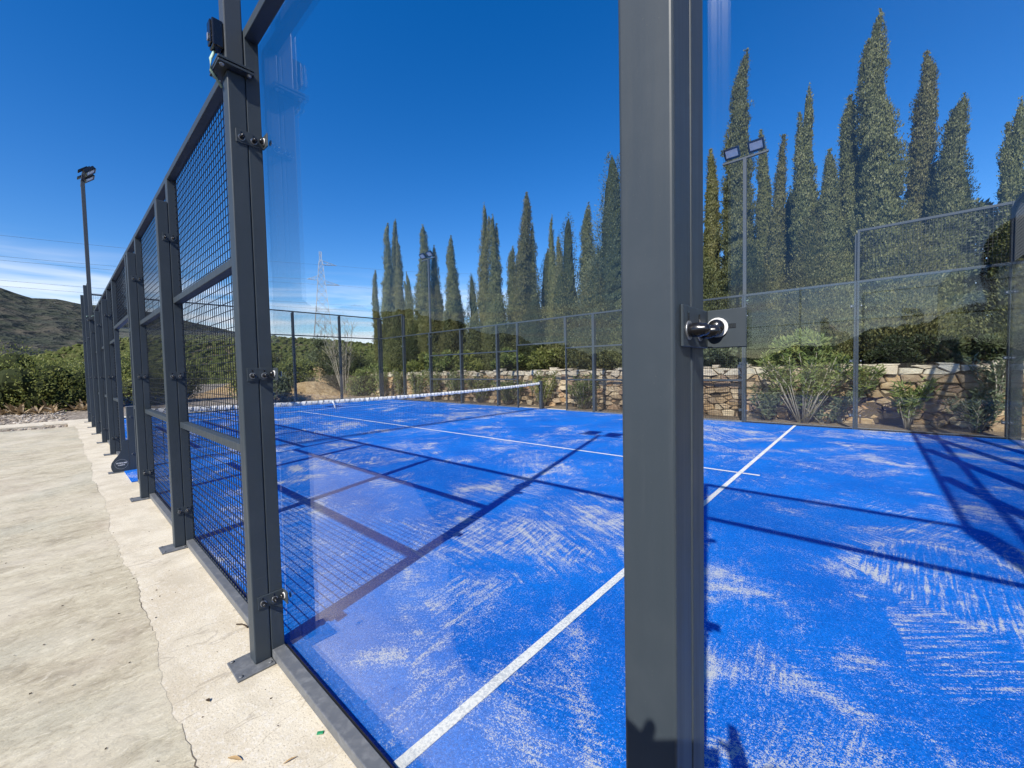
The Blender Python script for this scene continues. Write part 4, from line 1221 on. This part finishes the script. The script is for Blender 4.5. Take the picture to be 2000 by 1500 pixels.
# ------------------------------------------------------------------ beyond the far end
MOUND = Mat('ochre_earth', (0.36, 0.25, 0.13), 1.0, 0.1)
_p = MOUND.pos(); _n = MOUND.noise(_p, 3.5, 6, 0.7)
MOUND.color(MOUND.mix(MOUND.ramp(_n, 0.35, 0.68), (0.27, 0.18, 0.09), (0.46, 0.34, 0.19))).bump(_n, 1.0, 0.12)
def mound(name, c, rx, ry, h, m, seed):
    q = np.random.default_rng(seed); an = angular_noise(q)
    nr, nn = 14, 36; V = []; F = []
    for i in range(nr + 1):
        f = i / nr
        for k in range(nn):
            a = 2 * PI * k / nn
            r_ = f * (1 + 0.12 * an(np.array([a]), np.array([0.0]))[0])
            V.append((c[0] + rx * r_ * math.cos(a), c[1] + ry * r_ * math.sin(a), c[2] + h * (math.cos(PI * f) + 1) / 2 * (1 + 0.18 * an(np.array([a * 2]), np.array([f * 4]))[0] * f) - 0.02))
    for i in range(nr):
        for k in range(nn): F.append((i * nn + k, (i + 1) * nn + k, (i + 1) * nn + (k + 1) % nn, i * nn + (k + 1) % nn))
    o = mesh_obj(name, fast_mesh(name, V, F, True), m); o['kind'] = 'structure'; return o
mound('earth_mound', (-26.2, 9.0, -0.06), 2.2, 2.6, 0.95, MOUND.m, 2)
mound('earth_bank', (-36.0, 13.5, -0.06), 9, 9, 2.2, MOUND.m, 6)
o = MB().box(-21.9, -20.5, -2.0, 10.4, -0.085, -0.03).build('gravel_path', SLAB); o['kind'] = 'structure'
beyond = [(-27.5, 6.6, 2.2, 'round green shrub beyond the far end wall, leftmost one', BUSH), (-28.5, 9.3, 2.5, 'green shrub beyond the far end wall behind the ochre mound', BUSH), (-27.0, 11.9, 3.0, 'dark green shrub beyond the far end wall next to the cypresses', HEDGE), (-33.0, 8.5, 3.3, 'tall olive green tree crown beyond the far end wall', CYP_W), (-34.0, 13.0, 4.2, 'tall bushy olive tree behind the leafless shrub', OLEAN_D), (-31.0, 3.6, 2.5, 'green shrub seen through the nearest mesh panel, right one', BUSH), (-33.0, 1.2, 2.2, 'green shrub seen through the nearest mesh panel, left one', OLEAN_D), (-23.6, 11.6, 1.7, 'low green shrub beyond the far corner post', OLEAN), (-24.2, 6.4, 1.3, 'low green shrub right behind the far end glass', OLEAN_D), (-29.5, 12.4, 3.6, 'tall green shrub between the mound and the cypresses', CYP_W)]
for i, (x, y, h, lab, m) in enumerate(beyond):
    bush('shrub', (x, y, -0.05), (min(1.7, h * 0.8), min(1.6, h * 0.8), h), lab, m, 120 + i, n=6500, nl=18, leafl=(0.08, 0.17), leafw=(0.18, 0.3), group='shrubs beyond the far end wall')
bush('dry_shrub', (-24.3, 11.2, 0.0), (1.0, 0.9, 1.6), 'brown dry shrub beyond the far corner of the court', BROWN, 141, n=2600, nl=10, leafl=(0.06, 0.14), leafw=(0.08, 0.16), core=False)
# leafless shrub
t = thing('bare_shrub', 'leafless grey shrub with many upright twigs beyond the far end wall', 'shrub', (-25.2, 10.6, 0.2))
r_ = random.Random(4)
for i in range(17):
    a = r_.uniform(0, 2 * PI); f = r_.uniform(0.2, 1.5); hh = r_.uniform(2.2, 4.2)
    mb = MB(); tip = Vector((f * math.cos(a), f * math.sin(a), hh)); b = Vector((0.1 * math.cos(a), 0.1 * math.sin(a), -0.1)); mid = b.lerp(tip, .5) + Vector((r_.uniform(-.15, .15), r_.uniform(-.15, .15), 0.2))
    mb.tube([b, mid, tip], [0.022, 0.012, 0.004], 5)
    for k in range(14):
        s = r_.uniform(0.35, 1.0); p = b.lerp(mid, s * 2) if s < 0.5 else mid.lerp(tip, 2 * s - 1)
        d = Vector((r_.uniform(-1, 1), r_.uniform(-1, 1), r_.uniform(0.7, 1.8))).normalized() * r_.uniform(0.3, 0.8)
        mb.tube([p, p + d * 0.5 + Vector((0, 0, .03)), p + d], [0.009, 0.006, 0.003], 4)
    mb.build('branch', TWIG, t)
# green shrubs and dry agaves at the left, past the end of the concrete
for i, (x, y, h, w) in enumerate([(-30.5, -4.6, 1.5, 1.9), (-30.6, -1.3, 2.45, 2.3), (-29.6, 1.4, 2.1, 1.5), (-37.0, -4.4, 1.9, 2.4), (-37.5, 1.6, 2.6, 2.4)]):
    bush('mastic_shrub', (x, y, -0.05), (w, w, h), ['fresh green round shrub at the left edge past the concrete', 'fresh green shrub past the concrete, second from the left edge', 'fresh green shrub behind the far left fence posts', 'fresh green shrub at the left edge, in the back row', 'fresh green shrub in the back row behind the far left posts'][i], BUSH, 150 + i, n=14000, nl=26, leafl=(0.07, 0.15), leafw=(0.2, 0.32), group='green shrubs past the concrete')
r_ = random.Random(9)
for i in range(14):
    x = -27.8 + r_.uniform(-.7, .7); y = -3.3 + i * 0.32 + r_.uniform(-.15, .15)
    t = thing('dry_agave', '%s dry tan agave tuft from the left, lying before the green shrubs' % ordl[i], 'plant', (x, y, -0.08), 0, 'dry agave tufts')
    mb = MB()
    for k in range(20):
        a = r_.uniform(0, 2 * PI); el = r_.uniform(-0.05, 1.0); L = r_.uniform(0.25, 0.85)
        d = Vector((math.cos(a) * math.cos(el), math.sin(a) * math.cos(el), math.sin(el))); s = d.cross(Vector((0, 0, 1))).normalized()
        w = 0.045; b = Vector((0, 0, 0.03)); m1 = b + d * L * 0.55; e = b + d * L + Vector((0, 0, -0.12 * L))
        mb.add([b - s * w * .7, b + s * w * .7, m1 + s * w, m1 - s * w, e], [(0, 1, 2, 3), (3, 2, 4)])
    mb.build('leaf_rosette', DRY, t)
# stones and chips of the gravel strip
q = np.random.default_rng(77); V = []; F = []; off = 0
bm = bmesh.new(); bmesh.ops.create_icosphere(bm, subdivisions=1, radius=1.0); bv = np.array([v.co[:] for v in bm.verts]); bf = np.array([[v.index for v in f.verts] for f in bm.faces]); bm.free()
for _ in range(2600):
    x = q.uniform(-29, -18.95); y = q.uniform(-5.5, -0.55)
    s = q.uniform(0.02, 0.075) * (1.4 if q.random() < .15 else 1)
    V.append(bv * (1 + q.uniform(-.25, .25, (len(bv), 1))) * np.array([s, s * q.uniform(.6, 1.2), s * q.uniform(.35, .7)]) + np.array([x, y, -0.08])); F.append(bf + off); off += len(bv)
GRAV = Mat('gravel_chips', (0.35, 0.3, 0.25), 0.95, 0.15); _r = GRAV.island()
GRAV.color(GRAV.cramp(_r, [(0, (0.16, 0.125, 0.09)), (0.5, (0.33, 0.28, 0.22)), (1, (0.50, 0.45, 0.38))]))
tag(mesh_obj('gravel', fast_mesh('gravel', np.concatenate(V), np.concatenate(F), False), GRAV.m), 'loose grey brown stones strewn past the end of the concrete', 'gravel', None, 'stuff')

# ------------------------------------------------------------------ pylon and power lines
py_ = thing('transmission_tower', 'distant steel lattice electricity pylon on the hill', 'pylon', (-148.5, 63.2, 14.0))
ax_ = Vector((0.42, 0.91, 0)).normalized(); bx_ = Vector((-ax_.y, ax_.x, 0))
H = 30.0
def corner(z, k):
    w = 2.6 * (1 - z / H) ** 1.15 + 0.42 if z < 27 else 0.35
    sx, sy = ((-1, -1), (1, -1), (1, 1), (-1, 1))[k]
    return ax_ * (w * sx) + bx_ * (w * sy) + Vector((0, 0, z))
legs = []
zs = [0, 5, 9.4, 13.2, 16.4, 19.2, 21.6, 23.8, 25.8, 27.4, H]
for k in range(4):
    MB().tube([corner(z, k) for z in zs], 0.11, 4).build('tower_leg', GALV, py_)
mb = MB()
for i in range(len(zs) - 1):
    for k in range(4):
        mb.tube([corner(zs[i], k), corner(zs[i + 1], (k + 1) % 4)], 0.055, 4, False); mb.tube([corner(zs[i], (k + 1) % 4), corner(zs[i + 1], k)], 0.055, 4, False)
        mb.tube([corner(zs[i + 1], k), corner(zs[i + 1], (k + 1) % 4)], 0.055, 4, False)
o = mb.build('lattice_bracing', GALV, py_); o['kind'] = 'stuff'
arms = []
for z, sgn, L in ((25.6, 1, 5.2), (20.2, -1, 4.6), (18.6, 1, 6.0)):
    mb = MB(); tip = ax_ * (sgn * L) + Vector((0, 0, z))
    for k in ((1, 2) if sgn > 0 else (0, 3)):
        mb.tube([corner(z, k), tip], 0.08, 4); mb.tube([corner(z + 1.3, k), tip], 0.06, 4)
    for s in (0.35, 0.65):
        mb.tube([corner(z, 1 if sgn > 0 else 0).lerp(tip, s), corner(z + 1.3, 2 if sgn > 0 else 3).lerp(tip, s)], 0.05, 4)
    mb.build('cross_arm', GALV, py_)
    arms.append(Vector((-148.5, 63.2, 14.0)) + tip)
ends = [(-137.1, -36.7, 29.8), (-137.0, -36.8, 25.9), (-137.0, -36.9, 25.2), (-137.0, -37.0, 21.7), (-137.0, -37.1, 20.7)]
starts = arms + [Vector((-136.9, 85.0, 25.3)), Vector((-135.9, 86.6, 23.4))]
for i, (a, b) in enumerate(zip(starts, ends)):
    pts = [Vector(a).lerp(Vector(b), s) - Vector((0, 0, 1.0 * 4 * s * (1 - s))) for s in [k / 20 for k in range(21)]]
    tag(MB().tube(pts, 0.024, 4).build('power_line', CONDUCTOR), '%s thin power line from the top crossing the sky at the left' % ordl[i], 'power line', 'power lines')
for i, a in enumerate(arms[:1] + arms[2:]):
    b = Vector((-60.0, 150.0, 38.0 - 8 * i))
    pts = [Vector(a).lerp(b, s) - Vector((0, 0, 3.0 * 4 * s * (1 - s))) for s in [k / 20 for k in range(21)]]
    tag(MB().tube(pts, 0.024, 4).build('power_line', CONDUCTOR), '%s thin power line running from the pylon to the right behind the cypresses' % ['upper', 'lower'][i], 'power line', 'power lines')

# ------------------------------------------------------------------ litter on the concrete
def blade(name, c, L, W, ang, m, label, cat, curl=0.25, z=0.004):
    mb = MB(); n = 7
    for i in range(n + 1):
        f = i / n; w = W * math.sin(PI * min(max(f, 0.04), 0.97)) ** 0.7; h = z + curl * L * (0.5 - abs(f - 0.5)) * 0.5
        mb.v += [((f - .5) * L, -w, h + 0.35 * w), ((f - .5) * L, 0, h), ((f - .5) * L, w, h + 0.35 * w)]
    for i in range(n):
        for k in range(2): mb.f.append((i * 3 + k, i * 3 + k + 1, (i + 1) * 3 + k + 1, (i + 1) * 3 + k))
    return tag(mb.build(name, m, None, (c[0], c[1], 0.0), (0, 0, ang), True), label, cat)
TAN = Mat('dry_tan_leaf', (0.42, 0.28, 0.13), 0.7, 0.3).m
DKL = Mat('dark_dry_leaf', (0.06, 0.04, 0.025), 0.8, 0.2).m
GRN = Mat('green_plastic', (0.02, 0.24, 0.10), 0.5, 0.4).m
blade('dry_leaf', (-3.49, -0.32), 0.060, 0.0075, 0.55, TAN, 'tan dry leaf lying on the concrete near the bottom edge', 'leaf')
blade('dry_leaf', (-3.89, -0.32), 0.026, 0.007, 0.3, DKL, 'small dark curled leaf lying left of the tan leaf', 'leaf', 0.6)
blade('dry_leaf', (-3.33, -0.19), 0.045, 0.004, 1.4, TAN, 'narrow pale leaf at the bottom edge beside the fence rail', 'leaf')
tag(MB().tube([(-4.41, -0.085, 0.006), (-4.385, -0.065, 0.008), (-4.36, -0.056, 0.006), (-4.33, -0.052, 0.004)], 0.0035, 6).build('twig', DKL), 'short dark curved twig on the concrete left of the foot plate', 'twig')
tag(mesh_obj('plastic_scrap', bevel_box(-0.012, 0.012, -0.007, 0.007, 0.0, 0.004, 0.001, 1), GRN, None, (-3.36, -0.07, 0.001), (0, 0, 0.9)), 'tiny green plastic scrap on the concrete beside the fence rail', 'scrap')
q = random.Random(31)
mb = MB()
for _ in range(150):
    x = q.uniform(-9, -2.6); y = q.uniform(-1.6, -0.13); s = q.uniform(0.003, 0.009); a = q.uniform(0, 6.28); zz = 0.004 if y < -0.44 else 0.0012
    mb.add([(x + s * math.cos(a), y + s * math.sin(a), zz), (x + .5 * s * math.cos(a + 2), y + .5 * s * math.sin(a + 2), zz + s * .4), (x + s * math.cos(a + PI), y + s * math.sin(a + PI), zz), (x + .5 * s * math.cos(a + 4.6), y + .5 * s * math.sin(a + 4.6), zz)], [(0, 1, 2, 3)])
tag(mb.build('leaf_crumbs', DKL), 'tiny dark crumbs of leaf scattered over the concrete', 'litter', None, 'stuff')

# ------------------------------------------------------------------ the photographer, whose shadow falls on the post and court
def person():
    f = -Rb
    t = thing('person', 'person in dark clothes holding up a phone, standing outside the fence by the closest post', 'person', (-1.40, -1.10, 0.0))
    O = Vector((-1.40, -1.10, 0.0))
    side_ = Vector((Rr.x, Rr.y, 0)).normalized(); fw = Vector((f.x, f.y, 0)).normalized(); up = Vector((0, 0, 1))
    V = []; E_ = []; Rad = []
    def v(p, r, par=None):
        V.append(tuple(p)); Rad.append(r if isinstance(r, tuple) else (r, r)); i = len(V) - 1
        if par is not None: E_.append((par, i))
        return i
    def L(s, w, z): return side_ * s + fw * w + up * z
    pel = v(L(0, -0.02, 0.95), (0.165, 0.12))
    w1 = v(L(0, 0.0, 1.10), (0.15, 0.105), pel); ch = v(L(0, 0.02, 1.30), (0.175, 0.12), w1); sh = v(L(0, 0.02, 1.43), (0.12, 0.09), ch)
    nk = v(L(0, 0.045, 1.50), 0.058, sh); h0 = v(L(0, 0.075, 1.57), (0.066, 0.075), nk); h1 = v(L(0, 0.085, 1.65), (0.078, 0.098), h0); h2 = v(L(0, 0.075, 1.725), (0.070, 0.085), h1)
    v(L(0, 0.19, 1.615), 0.014, h1)                      # nose
    for s in (-1, 1): v(L(s * 0.088, 0.065, 1.63), 0.016, h1)   # ears
    for s in (-1, 1):
        hip = v(L(s * 0.095, -0.02, 0.88), 0.10, pel); kn = v(L(s * 0.11, 0.02, 0.49), 0.062, hip); cf = v(L(s * 0.113, -0.01, 0.33), 0.058, kn); an_ = v(L(s * 0.12, -0.015, 0.10), 0.042, cf)
        he = v(L(s * 0.12, -0.03, 0.045), 0.042, an_); v(L(s * 0.135, 0.17, 0.035), 0.036, he)
    Cl = CAM - O
    fing = []
    for s in (-1, 1):
        shd = v(L(s * 0.17, 0.015, 1.42), 0.062, sh); el = v(L(s * 0.27, 0.20, 1.25), 0.05, shd)
        end = Cl + Rr * (-0.145 if s < 0 else 0.058) + Rb * 0.045 + Ru * 0.050
        wr = v(end + Rb * 0.06 - Ru * 0.065 + Rr * (0.02 * s), 0.036, el); pa = v(end, (0.042, 0.030), wr)
        for k in range(4):
            b = end + Ru * (0.012 + 0.019 * k) + Rr * (0.018 * s)
            i1 = v(b + Rr * (0.012 * s) - Rb * 0.012, 0.009, pa); i2 = v(b + Rr * (0.002 * s) - Rb * (0.026 - 0.002 * k), 0.008, i1); v(b - Rr * (0.016 * s) - Rb * 0.030 + Ru * .004, 0.007, i2)
        th1 = v(end + Ru * 0.02 - Rr * (0.02 * s) + Rb * 0.012, 0.011, pa); v(end + Ru * 0.025 - Rr * (0.045 * s) - Rb * 0.016, 0.009, th1)
    me = bpy.data.meshes.new('body'); me.from_pydata(V, E_, []); me.update()
    o = mesh_obj('body', me, None, t)
    md = o.modifiers.new('skin', 'SKIN'); md.use_smooth_shade = True
    for i, sv in enumerate(me.skin_vertices[0].data): sv.radius = Rad[i]; sv.use_root = (i == 0)
    sb = o.modifiers.new('subd', 'SUBSURF'); sb.levels = 1; sb.render_levels = 1
    dg = bpy.context.evaluated_depsgraph_get(); ev = o.evaluated_get(dg)
    me2 = bpy.data.meshes.new_from_object(ev); o.modifiers.clear(); o.data = me2
    me2.materials.clear()
    for m in (Mat('navy_shirt', (0.02, 0.024, 0.04), 0.9, 0.2).m, Mat('dark_trousers', (0.03, 0.03, 0.032), 0.9, 0.2).m, Mat('skin', (0.45, 0.27, 0.19), 0.55, 0.4).m, Mat('shoe', (0.05, 0.05, 0.05), 0.6, 0.3).m): me2.materials.append(m)
    for p in me2.polygons:
        c = p.center; lat = c.dot(side_); fwd = c.dot(fw)
        p.material_index = 2 if (c.z > 1.50 or (fwd > 0.16 and c.z > 1.18)) else 3 if c.z < 0.09 else 1 if c.z < 1.0 else 0
        p.use_smooth = True
    # hair: a cap over the skull
    mb = MB(); n = 16; hc = L(0, 0.065, 1.70)
    rings = [(0.10, 1.0), (0.06, 1.04), (0.02, 1.03), (-0.03, 1.02), (-0.07, 0.9)]
    for i in range(7):
        a = (PI / 2) * i / 6 + 0.0
        for k in range(n):
            b = 2 * PI * k / n; rr_ = math.cos(a)
            drop = 0.05 * (1 - math.cos(b)) * 0.8 if i == 0 else 0
            mb.v.append(tuple(hc + side_ * (0.088 * rr_ * math.sin(b)) + fw * (0.107 * rr_ * math.cos(b) * 0.98) + up * (0.100 * math.sin(a) - drop)))
    for i in range(6):
        for k in range(n): mb.f.append((i * n + k, i * n + (k + 1) % n, (i + 1) * n + (k + 1) % n, (i + 1) * n + k))
    mb.build('hair', Mat('dark_hair', (0.02, 0.014, 0.010), 0.6, 0.3).m, t, smooth=True)
    for s in (-1, 1):
        mesh_obj('eye', lathe_mesh([(-0.006, 0.002), (-0.003, 0.009), (0.003, 0.009), (0.006, 0.002)], 10), WHITE, t, L(s * 0.032, 0.172, 1.655), (0, 0, math.atan2(fw.y, fw.x)))
    mb = MB(); mb.tube([L(-0.025, 0.160, 1.578), L(0, 0.166, 1.576), L(0.025, 0.160, 1.578)], 0.006, 6); mb.build('mouth', Mat('lip', (0.35, 0.15, 0.12), 0.5, 0.3).m, t)
    # the phone in both hands, behind the lens
    ph = thing('phone', 'black phone held sideways in both hands of the person', 'phone', CAM - Rr * 0.045 - Ru * 0.008 + Rb * 0.012)
    pb = bbox('phone_body', BLACK, ph, -0.075, 0.075, -0.037, 0.037, -0.004, 0.004, 0.003)
    MB().box(-0.071, 0.071, -0.0335, 0.0335, 0.0041, 0.0044).build('screen', Mat('phone_screen', (0.02, 0.02, 0.025), 0.1, 0.6).m, ph)
    ph.rotation_euler = cam.matrix_world.to_3x3().to_euler()
person()
